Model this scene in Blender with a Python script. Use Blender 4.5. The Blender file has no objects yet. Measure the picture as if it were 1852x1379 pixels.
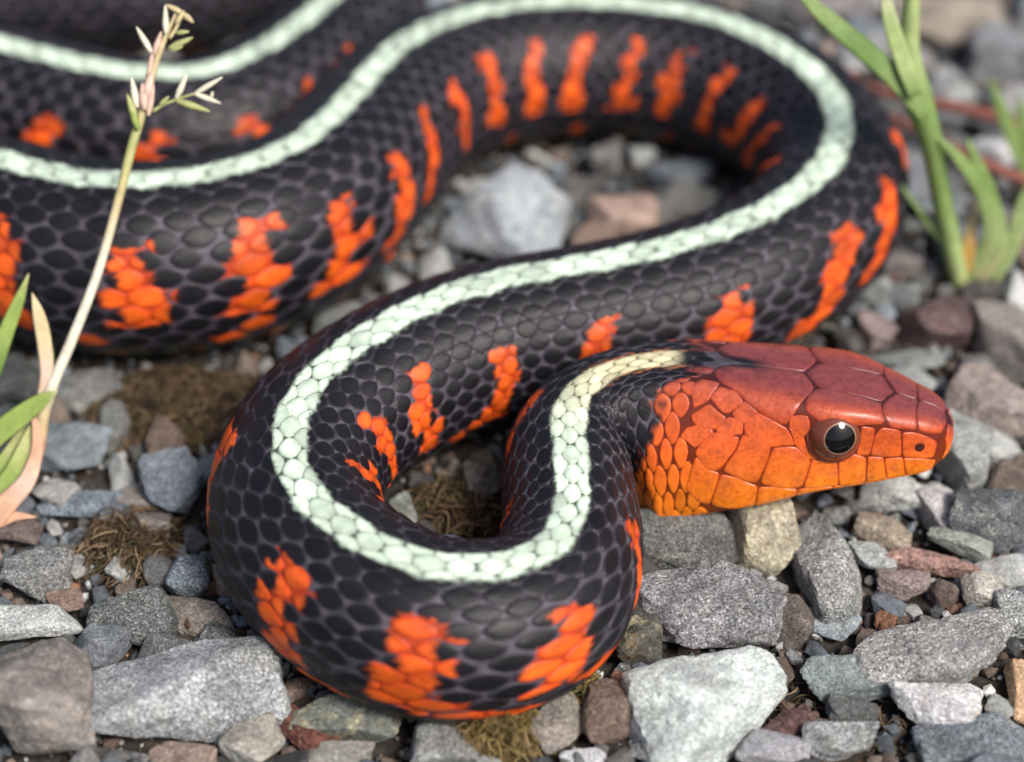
import bpy, bmesh, math, random
import numpy as np
from mathutils import Vector, Matrix, noise as mnoise

# ------------------------------------------------------------------ scene, camera, light
# 1 unit = 1 cm (a close-up of a snake on gravel)
scene = bpy.context.scene
scene.unit_settings.system = 'METRIC'
scene.unit_settings.scale_length = 0.01
COL = scene.collection

W0, H0 = 1852.0, 1379.0
ELEV = math.radians(42.0)
HFOV = math.radians(28.0)
DIST = 37.5
TARGET = np.array([0.0, 0.0, 1.0])
CAM = TARGET + DIST * np.array([0.0, -math.cos(ELEV), math.sin(ELEV)])
FWD = np.array([0.0, math.cos(ELEV), -math.sin(ELEV)])
UPV = np.array([0.0, math.sin(ELEV), math.cos(ELEV)])
RGT = np.array([1.0, 0.0, 0.0])
FPX = (W0 / 2) / math.tan(HFOV / 2)

cam_data = bpy.data.cameras.new('camera')
cam = bpy.data.objects.new('camera', cam_data)
COL.objects.link(cam)
cam.location = CAM.tolist()
cam.rotation_euler = (math.pi / 2 - ELEV, 0, 0)
cam_data.sensor_fit = 'HORIZONTAL'
cam_data.angle = HFOV
cam_data.clip_start = 0.5
cam_data.clip_end = 5000
cam_data.dof.use_dof = True
cam_data.dof.focus_distance = 34.0
cam_data.dof.aperture_fstop = 0.070
scene.camera = cam

SUN_EL, SUN_AZ = math.radians(51), math.radians(-45)     # azimuth measured from +x (right) towards +y (away)
world = bpy.data.worlds.new('World')
scene.world = world
world.use_nodes = True
wn = world.node_tree.nodes
sky = wn.new('ShaderNodeTexSky')
sky.sky_type = 'NISHITA'
sky.sun_disc = False
sky.sun_elevation = SUN_EL
sky.sun_rotation = math.pi / 2 - SUN_AZ
sky.air_density = 1.0
sky.dust_density = 4.0
sky.ozone_density = 0.6
bg = wn['Background']
world.node_tree.links.new(sky.outputs[0], bg.inputs[0])
bg.inputs[1].default_value = 0.078

sun_data = bpy.data.lights.new('sun', 'SUN')
sun_data.energy = 2.7
sun_data.angle = math.radians(20)
sun_data.color = (1.0, 0.95, 0.88)
sun = bpy.data.objects.new('sun', sun_data)
COL.objects.link(sun)
sdir = Vector((math.cos(SUN_EL) * math.cos(SUN_AZ), math.cos(SUN_EL) * math.sin(SUN_AZ), math.sin(SUN_EL)))
sun.rotation_euler = sdir.to_track_quat('Z', 'Y').to_euler()
sun.location = (sdir * 60)[:]

scene.view_settings.view_transform = 'Standard'
scene.view_settings.look = 'None'
scene.view_settings.exposure = 0.70
scene.view_settings.gamma = 1.0
scene.view_settings.use_curve_mapping = False

#NP-BEGIN
# ------------------------------------------------------------------ numpy helpers
rng = np.random.default_rng(7)

def ray(px, py):
    d = FWD * FPX + RGT * (px - W0 / 2) - UPV * (py - H0 / 2)
    return d / np.linalg.norm(d)

def at_z(px, py, z):
    d = ray(px, py)
    return CAM + d * ((z - CAM[2]) / d[2])

def at_y(px, py, y):
    d = ray(px, py)
    return CAM + d * ((y - CAM[1]) / d[1])

def at_depth(px, py, depth):
    d = FWD * FPX + RGT * (px - W0 / 2) - UPV * (py - H0 / 2)
    return CAM + d * (depth / FPX)

def project(P):
    q = np.asarray(P) - CAM
    x = q @ RGT; y = q @ UPV; z = q @ FWD
    return np.stack([W0 / 2 + FPX * x / z, H0 / 2 - FPX * y / z, z], -1)

def norm(v):
    return v / (np.linalg.norm(v, axis=-1, keepdims=True) + 1e-12)

def smooth(x, a, b):
    t = np.clip((x - a) / (b - a), 0, 1)
    return t * t * (3 - 2 * t)

def hash2(a, b, seed=0.0):
    return np.mod(np.sin(a * 12.9898 + b * 78.233 + seed * 37.719) * 43758.5453, 1.0)

def catmull(P, n_per=40):
    P = np.asarray(P, float)
    P = np.vstack([2 * P[0] - P[1], P, 2 * P[-1] - P[-2]])
    out = []
    for i in range(1, len(P) - 2):
        t = np.linspace(0, 1, n_per, endpoint=False)[:, None]
        p0, p1, p2, p3 = P[i - 1:i + 3]
        out.append(0.5 * ((2 * p1) + (p2 - p0) * t + (2 * p0 - 5 * p1 + 4 * p2 - p3) * t ** 2 + (3 * p1 - p0 - 3 * p2 + p3) * t ** 3))
    out.append(P[-2][None])
    return np.vstack(out)

def resample(P, step):
    seg = np.linalg.norm(np.diff(P[:, :3], axis=0), axis=1)
    s = np.concatenate([[0], np.cumsum(seg)])
    n = int(s[-1] / step) + 1
    t = np.linspace(0, s[-1], n)
    return np.stack([np.interp(t, s, P[:, k]) for k in range(P.shape[1])], 1)

def gsmooth(A, sig):
    r = int(3 * sig)
    k = np.exp(-0.5 * (np.arange(-r, r + 1) / sig) ** 2); k /= k.sum()
    A2 = np.vstack([2 * A[0] - A[r:0:-1], A, 2 * A[-1] - A[-2:-r - 2:-1]])
    return np.stack([np.convolve(A2[:, j], k, 'valid') for j in range(A.shape[1])], 1)

# ------------------------------------------------------------------ the snake's centre line
# stripe position in the picture (x, y), half width a, half height b, height of the belly above the ground
BODY = [
    (-330, -60, 1.20, 1.20, 0), (-130, -85, 1.25, 1.25, 0), (90, -95, 1.30, 1.30, 0), (290, -110, 1.35, 1.35, 0), (470, -150, 1.4, 1.4, 0),
    (610, -150, 1.42, 1.42, 0), (655, -75, 1.45, 1.45, 0), (590, 0, 1.48, 1.48, 0), (535, 45, 1.5, 1.5, 0), (470, 88, 1.52, 1.52, 0),
    (370, 126, 1.55, 1.55, 0), (250, 130, 1.58, 1.58, 0), (120, 108, 1.6, 1.6, 0), (0, 78, 1.62, 1.62, 0), (-110, 58, 1.64, 1.64, 0),
    (-230, 60, 1.66, 1.66, 0), (-330, 105, 1.68, 1.68, 0), (-350, 185, 1.7, 1.7, 0), (-260, 235, 1.72, 1.75, 0), (-130, 255, 1.74, 1.78, 0),
    (0, 287, 1.76, 1.8, 0), (120, 316, 1.76, 1.82, 0), (240, 326, 1.75, 1.82, 0), (400, 308, 1.73, 1.8, 0), (530, 262, 1.70, 1.76, 0),
    (620, 190, 1.68, 1.7, 0), (680, 120, 1.66, 1.66, 0), (750, 62, 1.64, 1.62, 0), (850, 22, 1.62, 1.58, 0), (960, 4, 1.6, 1.55, 0),
    (1100, 2, 1.58, 1.52, 0), (1250, 20, 1.56, 1.5, 0), (1360, 57, 1.55, 1.48, 0), (1445, 108, 1.53, 1.47, 0), (1505, 170, 1.52, 1.46, 0),
    (1520, 235, 1.5, 1.45, 0), (1490, 303, 1.5, 1.45, 0), (1420, 360, 1.5, 1.45, 0), (1330, 405, 1.49, 1.44, 0), (1200, 447, 1.48, 1.43, 0),
    (1050, 478, 1.46, 1.43, 0), (900, 505, 1.46, 1.43, 0), (780, 545, 1.46, 1.43, 0), (690, 590, 1.46, 1.43, 0), (600, 652, 1.46, 1.43, 0),
    (545, 715, 1.46, 1.44, 0), (522, 785, 1.46, 1.45, 0), (530, 850, 1.46, 1.46, 0), (572, 912, 1.46, 1.47, 0), (650, 970, 1.45, 1.47, 0),
    (745, 1013, 1.43, 1.46, 0), (840, 1028, 1.40, 1.43, .0), (930, 1018, 1.35, 1.38, .03), (1000, 984, 1.28, 1.30, .10), (1032, 920, 1.20, 1.21, .22),
    (1036, 845, 1.14, 1.14, .33), (1027, 772, 1.10, 1.09, .42), (1040, 712, 1.07, 1.05, .54), (1092, 674, 1.06, 1.04, .64), (1160, 655, 1.06, 1.04, .74),
]
P = []
for (x, y, a, b, z) in BODY:
    top = at_z(x, y, z + 2 * b)
    P.append([top[0], top[1], z + b, a, b])
P = np.array(P)
# the head carries on from the last neck point as an almost straight axis
HEADLEN = 4.55
NAPE = at_z(1250, 655, 2.85); NAPE[2] = 1.87
HDIR = norm(np.array([1.0, -0.17, 0.012]))
head_pts = []
for d in (0.0, 0.8, 1.7, 2.7, 3.6, 4.2, HEADLEN):
    q = NAPE + HDIR * d
    head_pts.append([q[0], q[1], q[2], 1.06, 1.04])
nb = len(P)
PATH = catmull(np.vstack([P, head_pts]), 30)
PATH = resample(PATH, 0.03)
keep_end = PATH[-1].copy()
PATH[:] = gsmooth(PATH, 10)
STEP = 0.03
seg = np.linalg.norm(np.diff(PATH[:, :3], axis=0), axis=1)
S = np.concatenate([[0], np.cumsum(seg)])
SLEN = S[-1]
CEN = PATH[:, :3]; AA = PATH[:, 3]; BB = PATH[:, 4]
TAN = norm(np.gradient(CEN, S, axis=0))
LAT = norm(np.cross(np.array([0, 0, 1.0]), TAN))          # points to the snake's left
UPS = np.cross(TAN, LAT)
dS = SLEN - S                                              # distance back from the snout
roll = math.radians(7) * smooth(-dS, -6.5, -4.0)           # the head leans a little away from the viewer
cr, sr = np.cos(roll)[:, None], np.sin(roll)[:, None]
LAT, UPS = LAT * cr - UPS * sr, UPS * cr + LAT * sr
KAP = gsmooth(np.einsum('ij,ij->i', np.gradient(TAN, S, axis=0), LAT)[:, None], 6)[:, 0]   # signed curvature, + turns left

# half cross-section: 7 control points (lateral, up) per station, k = 0 back .. 6 belly
NS = len(S)
SEC = np.zeros((NS, 7, 2))
ph = np.arange(7) * math.pi / 6
sl = np.sin(ph); cu = np.cos(ph)
lat_k = sl.copy(); up_k = cu.copy()
lat_k[4] *= 1.02; lat_k[5] *= 1.12; up_k[5] *= .98; up_k[6] *= .97
SEC[:, :, 0] = AA[:, None] * lat_k
SEC[:, :, 1] = BB[:, None] * up_k
HT = np.array([  # d,   T,  wc,  hc,   w,   zc,   wl,  zl,   B
    [0.0, .42, .40, .32, .50, .02, .46, -.36, -.48],
    [0.4, .52, .52, .42, .62, .02, .58, -.44, -.58],
    [1.0, .68, .72, .58, .75, .04, .74, -.55, -.70],
    [1.5, .80, .88, .72, .84, .06, .88, -.63, -.78],
    [1.9, .86, .97, .79, .93, .08, .98, -.68, -.84],
    [2.4, .90, .97, .78, 1.06, .06, 1.11, -.76, -.95],
    [3.1, .94, .92, .78, 1.19, .0, 1.24, -1.00, -1.20],
    [3.8, .96, .84, .79, 1.24, -.08, 1.29, -1.24, -1.46],
    [4.6, .98, .74, .82, 1.24, -.16, 1.28, -1.42, -1.70],
    [5.4, .99, .70, .82, 1.24, -.20, 1.40, -1.50, -1.76],
    [6.4, .99, .70, .82, 1.14, -.12, 1.26, -1.40, -1.66]])
def headsec(d):
    v = []
    for c in range(1, 9):
        v.append(np.interp(d, HT[:, 0], HT[:, c]))
    T, wc, hc, w, zc, wl, zl, B = v
    Z = np.zeros_like(T)
    sec = np.stack([np.stack([Z, T], -1), np.stack([.52 * wc, T - .012], -1), np.stack([wc, hc], -1), np.stack([w, zc], -1),
                    np.stack([wl, zl], -1), np.stack([.62 * wl, B + .06], -1), np.stack([Z, B], -1)], -2)
    f = np.where(d < .5, np.sqrt(np.clip(1 - (1 - np.clip(d, 0, .5) / .5) ** 2, 0, 1)), 1.0) ** .8
    sec[..., 0] *= f[..., None]
    sec[..., 1] = sec[..., 1] * f[..., None] - (1 - f[..., None]) * .05
    return sec
hs = headsec(np.clip(dS, 0, 6.4))
hs_sm = hs.reshape(NS, 14)
wh = (1 - smooth(dS, 5.4, 7.2))[:, None, None]
SEC = SEC * (1 - wh) + hs * wh
far = dS > 1.0
tmp = gsmooth(SEC.reshape(NS, 14), 6).reshape(NS, 7, 2)
SEC[far] = tmp[far]

def surf(s, v):
    """point on the skin. s: distance along; v in [-6, 6], 0 = back, sign + = snake's right side (towards the viewer on the head)"""
    s = np.asarray(s, float); v = np.asarray(v, float)
    s, v = np.broadcast_arrays(s, v)
    f = np.clip(s / SLEN, 0, 1) * 0
    fi = np.interp(s, S, np.arange(NS))
    i0 = np.clip(fi.astype(int), 0, NS - 2); t = np.clip(fi - i0, 0, 1)[..., None]
    c = CEN[i0] * (1 - t) + CEN[i0 + 1] * t
    l = LAT[i0] * (1 - t) + LAT[i0 + 1] * t
    u = UPS[i0] * (1 - t) + UPS[i0 + 1] * t
    kap = KAP[i0]
    av = np.clip(np.abs(v), 0, 6)
    k = np.clip(av.astype(int), 0, 5); tv = (av - k)[..., None]
    def ctl(j):
        m = np.abs(j); m = np.where(m > 6, 12 - m, m)
        q = SEC[i0, m] * (1 - t) + SEC[i0 + 1, m] * t
        sg = np.where((j < 0) | (j > 6), -1.0, 1.0)
        return np.stack([q[..., 0] * sg, q[..., 1]], -1)
    p0, p1, p2, p3 = ctl(k - 1), ctl(k), ctl(k + 1), ctl(k + 2)
    q = 0.5 * ((2 * p1) + (p2 - p0) * tv + (2 * p0 - 5 * p1 + 4 * p2 - p3) * tv ** 2 + (3 * p1 - p0 - 3 * p2 + p3) * tv ** 3)
    y = -np.sign(v) * q[..., 0]                # + = snake's left
    inn = y * kap                              # inside of a bend: keep short of the centre of curvature
    lim = .88 / np.maximum(np.abs(kap), 1e-4)
    y = np.where(inn > 0, y / (1 + (np.abs(y) / lim) ** 5) ** .2, y)
    return c + l * y[..., None] + u * q[..., 1:2]

def surf_n(s, v):
    e = .012
    ds = surf(s + e, v) - surf(s - e, v)
    dv = surf(s, v + .03) - surf(s, v - .03)
    n = norm(np.cross(ds, dv))
    p = surf(s, v)
    fi = np.clip(np.interp(s, S, np.arange(NS)).astype(int), 0, NS - 1)
    out = p - CEN[fi]
    sg = np.sign(np.sum(n * out, -1, keepdims=True)); sg[sg == 0] = 1
    return p, n * sg
#NP-END

# ------------------------------------------------------------------ blender helpers
def new_mesh(name, V, F, col=None, smooth_shade=True, loops=None):
    me = bpy.data.meshes.new(name)
    V = np.asarray(V, dtype=np.float32).reshape(-1, 3)
    if isinstance(F, np.ndarray):
        F = F.tolist()
    me.from_pydata(V.tolist(), [], F)
    if col is not None:
        at = me.color_attributes.new('Col', 'FLOAT_COLOR', 'POINT')
        c = np.ones((len(V), 4), np.float32); c[:, :3] = np.asarray(col).reshape(-1, 3)
        at.data.foreach_set('color', c.ravel())
    if smooth_shade:
        me.polygons.foreach_set('use_smooth', [True] * len(me.polygons))
    me.update()
    return me

def link(name, me, mat=None, parent=None, loc=None, rot=None):
    o = bpy.data.objects.new(name, me)
    COL.objects.link(o)
    if mat is not None and me is not None and len(me.materials) == 0:
        me.materials.append(mat)
    if parent is not None:
        o.parent = parent
    if loc is not None:
        o.location = [float(q) for q in loc]
    if rot is not None:
        o.rotation_euler = [float(q) for q in rot]
    return o

def tag(o, label=None, cat=None, group=None, kind=None):
    if label: o['label'] = label
    if cat: o['category'] = cat
    if group: o['group'] = group
    if kind: o['kind'] = kind
    return o

def mat_new(name):
    m = bpy.data.materials.new(name)
    m.use_nodes = True
    nt = m.node_tree
    return m, nt, nt.nodes, nt.nodes['Principled BSDF']

def mixc(nt, fac, a, b, mode='MIX'):
    n = nt.nodes.new('ShaderNodeMix'); n.data_type = 'RGBA'; n.blend_type = mode
    def put(sock, v):
        if hasattr(v, 'is_output'): nt.links.new(v, sock)
        elif isinstance(v, (int, float)): sock.default_value = v
        else: sock.default_value = (*v, 1)
    put(n.inputs[0], fac); put(n.inputs[6], a); put(n.inputs[7], b)
    return n.outputs[2]

def ramp(nt, src, stops):
    n = nt.nodes.new('ShaderNodeValToRGB')
    e = n.color_ramp.elements
    while len(e) < len(stops): e.new(.5)
    for i, (p, c) in enumerate(stops):
        e[i].position = p
        e[i].color = (c, c, c, 1) if isinstance(c, (int, float)) else (*c, 1)
    nt.links.new(src, n.inputs[0])
    return n.outputs[0]

def noise_tex(nt, vec, scale, detail=4, rough=.55, dist=0):
    n = nt.nodes.new('ShaderNodeTexNoise')
    n.inputs['Scale'].default_value = scale; n.inputs['Detail'].default_value = detail
    n.inputs['Roughness'].default_value = rough; n.inputs['Distortion'].default_value = dist
    if vec is not None: nt.links.new(vec, n.inputs['Vector'])
    return n.outputs['Fac']

def bump(nt, height, strength, dist, prev=None):
    n = nt.nodes.new('ShaderNodeBump')
    n.inputs['Strength'].default_value = strength; n.inputs['Distance'].default_value = dist
    nt.links.new(height, n.inputs['Height'])
    if prev is not None: nt.links.new(prev, n.inputs['Normal'])
    return n.outputs[0]

# ------------------------------------------------------------------ materials of the snake
def snake_material(name, rough, bumps=.25, spec=.5, grain=26.0, sss=0.0):
    m, nt, N, b = mat_new(name)
    a = N.new('ShaderNodeAttribute'); a.attribute_name = 'Col'
    tc = N.new('ShaderNodeTexCoord').outputs['Object']
    n1 = noise_tex(nt, tc, 5.0, 5)
    n2 = noise_tex(nt, tc, grain, 3)
    c = mixc(nt, 1.0, a.outputs['Color'], ramp(nt, n1, [(.25, .72), (.75, 1.18)]), 'MULTIPLY')
    nt.links.new(c, b.inputs['Base Color'])
    r = N.new('ShaderNodeMapRange'); nt.links.new(n1, r.inputs[0])
    r.inputs[3].default_value = rough - .1; r.inputs[4].default_value = rough + .12
    nt.links.new(r.outputs[0], b.inputs['Roughness'])
    b.inputs['Specular IOR Level'].default_value = spec
    if sss:
        b.inputs['Subsurface Weight'].default_value = sss
        b.inputs['Subsurface Radius'].default_value = (.12, .04, .02)
        b.inputs['Subsurface Scale'].default_value = 1.0
    nt.links.new(bump(nt, n2, bumps, .012), b.inputs['Normal'])
    return m
M_SCALE = snake_material('snake_scales', .44, .45, .26)
M_SKIN = snake_material('snake_skin', .55, .5, .35)
M_HEAD = snake_material('head_shields', .36, .35, .5, 18.0)
nt = M_HEAD.node_tree; b = nt.nodes['Principled BSDF']
src = b.inputs['Base Color'].links[0].from_socket
tc = nt.nodes.new('ShaderNodeTexCoord').outputs['Object']
c = mixc(nt, 1.0, src, ramp(nt, noise_tex(nt, tc, 13, 6, .7), [(.3, (.62, .55, .60)), (.52, (1, 1, 1)), (.72, (1.12, 1.2, 1.3))]), 'MULTIPLY')
c = mixc(nt, ramp(nt, noise_tex(nt, tc, 2.6, 5, .65), [(.52, 0.0), (.72, .32)]), c, (.20, .055, .065))
nt.links.new(c, b.inputs['Base Color'])
M_HEAD.node_tree.nodes['Principled BSDF'].inputs['Coat Weight'].default_value = .06
M_HEAD.node_tree.nodes['Principled BSDF'].inputs['Coat Roughness'].default_value = .25

# ------------------------------------------------------------------ colours of the snake
BLACK = np.array([.0080, .0074, .0104])
GAP = np.array([.088, .078, .100])
MINT = np.array([.64, .78, .63])
CREAM = np.array([.72, .66, .42])
ORANGE = np.array([.82, .128, .012])
RED = np.array([.36, .042, .032])
AMBER = np.array([.88, .235, .010])
# orange bars: (s at the top, s at the bottom, v at the top, v at the bottom, half width)
RIGHT = [(35.0, 35.2, 1.35, 3.5, .50), (36.95, 37.0, 1.62, 3.2, .52), (38.8, 38.5, 1.45, 3.2, .48), (40.05, 39.75, 1.6, 3.35, .40),
         (41.5, 40.95, 1.7, 3.3, .36), (42.85, 42.15, 1.6, 3.1, .34), (44.4, 44.05, 1.6, 3.3, .36), (45.95, 45.95, 1.4, 3.2, .38), (47.5, 47.3, 1.25, 3.15, .40),
         (48.8, 48.5, 1.25, 3.1, .40), (50.1, 49.75, 1.3, 3.1, .40), (51.45, 51.0, 1.4, 3.1, .40), (53.0, 52.55, 1.4, 3.15, .38), (54.3, 53.85, 1.5, 3.1, .36),
         (55.55, 54.8, 1.6, 3.3, .36), (57.4, 56.6, 1.5, 3.2, .36), (70.3, 71.0, 1.45, 3.6, .40), (72.85, 73.1, 1.3, 3.45, .46),
         (74.6, 74.68, 1.35, 3.35, .52), (76.35, 76.0, 1.55, 3.15, .46), (77.9, 77.3, 1.7, 3.2, .30)]
LEFT = [(16.6, 16.9, 1.5, 2.2, .24), (17.8, 17.9, 1.6, 2.6, .26), (19.1, 19.05, 1.75, 2.9, .26), (20.35, 20.35, 1.75, 2.9, .36), (22.2, 22.2, 1.6, 3.0, .38), (24.1, 24.1, 1.5, 3.0, .4),
        (57.3, 58.2, 1.4, 3.1, .42), (58.75, 59.7, 1.5, 3.7, .48), (61.15, 61.4, 1.75, 3.3, .50), (63.4, 63.6, 1.6, 2.6, .42), (65.4, 65.9, 1.85, 3.6, .52),
        (67.65, 67.85, 1.45, 3.5, .46), (69.4, 69.2, 1.45, 3.5, .42), (71.1, 70.8, 1.4, 3.4, .38), (72.6, 72.4, 1.6, 3.2, .3), (78.2, 77.9, 2.0, 3.1, .3), (80.2, 79.7, 1.5, 2.4, .28)]
for lst, lo in ((RIGHT, (26, 34)), (LEFT, (28, 56.5))):
    for q in np.arange(lo[0], lo[1], 1.75):
        lst.append((q, q, 1.5, 3.1, .42))
LOW = [(36.3, 3.75, .2), (38.0, 3.95, .3), (38.6, 3.7, .2), (48.7, 4.0, .16), (50.2, 4.05, .2), (51.3, 4.1, .18), (46.6, 3.9, .15), (72.0, 4.0, .4), (73.7, 3.9, .4), (75.4, 3.75, .5), (76.6, 3.6, .35), (40.9, 3.85, .2), (66.8, 3.9, .25)]

def spot_mask(s, v, rowseed):
    m = np.full(np.shape(s), -1.0)
    for lst, sg in ((RIGHT, 1), (LEFT, -1)):
        for i, (st, sb, vt, vb, hw) in enumerate(lst):
            av = v * sg
            t = np.clip((av - vt) / (vb - vt), -.5, 1.5)
            sc = st + (sb - st) * np.clip(t, 0, 1) + (hash2(rowseed, i * 1.0, 3) - .5) * .30
            h = hw * (.42 + .56 * hash2(rowseed, i * 1.0, 5)) * np.where(t < .12, .62, 1.0)
            along = 1 - np.abs(s - sc) / h
            across = np.minimum((av - vt + .10) / .10, (vb - av + .10) / .10)
            m = np.maximum(m, np.minimum(along * 2.2, across))
    for (sc, vc, h) in LOW:
        m = np.maximum(m, 1 - np.sqrt(((s - sc) / h) ** 2 + ((np.abs(v) - vc) / .20) ** 2))
    return m

def wob(s, v, k=1.0):
    return (np.sin(s * 7.1 * k + v * 5.3) + np.sin(s * 13.7 * k - v * 9.1 + 1.7) * .6 + np.sin(s * 3.1 * k + v * 17.0) * .5) / 2.1

def skin_colour(s, v, on_scale, row=None, edge=None, soff=0.0):
    """pigment. on_scale: False = bare skin between the scales"""
    d = SLEN - s; av = np.abs(v)
    shp = np.shape(s)
    base = np.broadcast_to(BLACK if on_scale else GAP, shp + (3,)).copy()
    a_here = np.interp(s, S, AA)
    # darker skin low on the flank and far from the stretched places
    if not on_scale:
        base *= (.75 + .35 * wob(s, v)[..., None])
    rs = np.round(v / .37) if row is None else row
    msk = spot_mask(s, v, rs * 1.0 + 40) + (.22 * wob(s, v, 1.4) + soff if on_scale else .25 * wob(s, v) - .05)
    lo_v = smooth(av, 1.3, 3.3)[..., None]
    org = RED * .25 * (1 - lo_v) + ORANGE * (.75 + .25 * lo_v)
    org = org * (.92 + .2 * wob(s * .7, v * 1.3)[..., None])
    if edge is not None:
        org = org * (1 - .55 * np.clip(edge, 0, 1)[..., None] * np.array([.35, .8, .6]))
    if not on_scale:
        org = org * np.array([.62, .42, .6])
    w = smooth(msk, -.02, .16)[..., None]
    base = base * (1 - w) + org * w
    # belly: olive grey with orange flecks and a pale edge
    bl = smooth(av, 3.9, 4.3)[..., None]
    belly = np.array([.045, .048, .036]) + np.array([.22, .045, .004]) * smooth(wob(s * .8, v * .6), .25, .7)[..., None]
    pale = smooth(s, 57.5, 58.6)[..., None] * (1 - smooth(s, 60.5, 62.0)[..., None]) * (v < 0)[..., None]
    belly = belly * (1 - pale) + np.array([.46, .36, .20]) * pale
    base = base * (1 - bl) + belly * bl
    # the pale stripe along the back
    half = .265 - .03 * smooth(d, 20, 60) + .03 * smooth(-d, -9, -6)
    arc = av / 6 * math.pi * a_here
    st = 1 - smooth(arc + .035 * wob(s, v, .8), half - .02, half + .035)
    st = st * smooth(d, 4.55, 4.85)
    cre = smooth(-d, -8.2, -5.4)[..., None]
    stripe = MINT * (1 - cre) + CREAM * cre
    stripe = stripe * (.95 + .10 * wob(s * .5, v * 3)[..., None])
    if not on_scale:
        stripe = stripe * .14
    elif edge is not None:
        stripe = stripe * (1 - .35 * np.clip(edge, 0, 1)[..., None])
    # blush of orange at the edge of the stripe on the nape
    bl2 = smooth(arc, half - .06, half + .02) * (1 - smooth(arc, half + .10, half + .16)) * smooth(-d, -6.5, -5.2) * smooth(d, 4.4, 4.7)
    base = base * (1 - st[..., None]) + stripe * st[..., None]
    bl2 = bl2 * smooth(wob(s * 1.6, v * 4.0), .0, .5)
    base = base * (1 - .7 * bl2[..., None]) + np.array([.62, .22, .08]) * .7 * bl2[..., None]
    # red head and orange throat
    lim = 4.45 + .62 * smooth(av, 1.0, 2.3) + 1.05 * smooth(av, 2.3, 3.5) + .7 * smooth(av, 3.6, 5.0)
    hd = smooth(-d + .22 * wob(s * 1.2, v * 1.7), -lim - .08, -lim + .16)
    t = smooth(av, .8, 3.1)[..., None]; t2 = smooth(av, 2.7, 4.3)[..., None]
    hc = np.array([.205, .043, .042]) * (1 - t) + np.array([.72, .115, .018]) * t
    hc = hc * (1 - t2) + AMBER * t2
    if not on_scale:
        hc = hc * np.array([.22, .15, .18])
    blk = (1 - smooth(av, .22, .5)) * smooth(d, 3.0, 3.6)
    blk = np.maximum(blk, (1 - smooth(av + .12 * wob(s, v), .45, .9)) * smooth(d, 3.75, 4.1))
    hd = hd * (1 - blk)
    base = base * (1 - hd[..., None]) + hc * hd[..., None]
    return base

# ------------------------------------------------------------------ the snake: skin
VIEW_LO = 0.0
snake = link('snake', None)
tag(snake, 'black snake with orange bars, pale mint back stripe and red head coiled on gravel', 'snake')
nv = 144
ss = np.concatenate([S[::2][:-1], np.linspace(SLEN - .06, SLEN - .002, 6)])
ss = np.unique(ss)
vv = np.linspace(-6, 6, nv, endpoint=False)
G = surf(ss[:, None], vv[None])
gp, gn = surf_n(np.broadcast_to(ss[:, None], (len(ss), nv)), np.broadcast_to(vv[None], (len(ss), nv)))
Csk = skin_colour(np.broadcast_to(ss[:, None], (len(ss), nv)), np.broadcast_to(vv[None], (len(ss), nv)), False)
n0 = len(ss)
idx = np.arange(n0 * nv).reshape(n0, nv)
q = np.stack([idx[:-1], np.roll(idx[:-1], -1, 1), np.roll(idx[1:], -1, 1), idx[1:]], -1).reshape(-1, 4)
faces = q[:, ::-1].tolist()
faces.append(idx[0].tolist()); faces.append(idx[-1][::-1].tolist())
body = link('body', new_mesh('body', G, faces, Csk), M_SKIN, snake)
bm_ = bmesh.new(); bm_.from_mesh(body.data); bmesh.ops.recalc_face_normals(bm_, faces=bm_.faces); bm_.to_mesh(body.data); bm_.free()

# ------------------------------------------------------------------ the snake: scales
RING = np.array([0, .40, .74, .93, 1.0]); HGT = np.array([1.0, 1.0, .96, .72, -.25]); NSEG = 14
ang = np.arange(NSEG) * 2 * math.pi / NSEG
ux = [0.0]; uy = [0.0]; uh = [1.0]; ue = [0.0]; uk = [1.0]
EXPO = 1.62
for r, h in zip(RING[1:], HGT[1:]):
    for t in ang:
        cx, cy = math.cos(t), math.sin(t)
        rad = (abs(cx) ** EXPO + abs(cy) ** EXPO) ** (-1 / EXPO)
        ux.append(cx * rad * r); uy.append(cy * rad * r); uh.append(h); ue.append(smooth(r, .6, 1.0)); uk.append(1.0 if abs(cy) < 1e-6 else 0.0)
ux, uy, uh, ue, uk = map(np.array, (ux, uy, uh, ue, uk))
SF = []
for k in range(NSEG):
    SF.append((0, 1 + k, 1 + (k + 1) % NSEG))
for r in range(3):
    for k in range(NSEG):
        a0 = 1 + r * NSEG + k; a1 = 1 + r * NSEG + (k + 1) % NSEG
        SF.append((a0, a0 + NSEG, a1 + NSEG, a1))
NVS = len(ux)

scs, scv, scl, scw, scr = [], [], [], [], []
ROWV = 4.62 / 12.5
def scale_len(s):
    a = np.interp(s, S, AA)
    d = SLEN - s
    return .545 * (a / 1.46) ** .4 * (.74 + .20 * smooth(d, 5.2, 9.0)) * (1 - .12 * smooth(-d, -5.5, -4.3))
s_cur = 1.0; n_i = 0
centers = []
while s_cur < SLEN - 1.2:
    L = float(scale_len(s_cur)); centers.append((s_cur, L)); s_cur += L
for (sc, L) in centers:
    for r in range(-16, 17):
        s0 = sc + (L / 2 if r % 2 else 0)
        d = SLEN - s0; v0 = r * ROWV
        lim_d = np.interp(abs(v0), [0, 1.4, 2.0, 2.7, 3.0, 3.5, 4.0, 5.0], [4.15, 4.38, 4.45, 4.60, 4.30, 4.36, 3.98, 3.5])
        if d < lim_d or (abs(r) > 12 and d > 8): continue
        j = rng.normal(0, .035, 2)
        scs.append(s0 + j[0] * L); scv.append(v0 + j[1] * ROWV); scl.append(L); scw.append(ROWV); scr.append(r)
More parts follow.
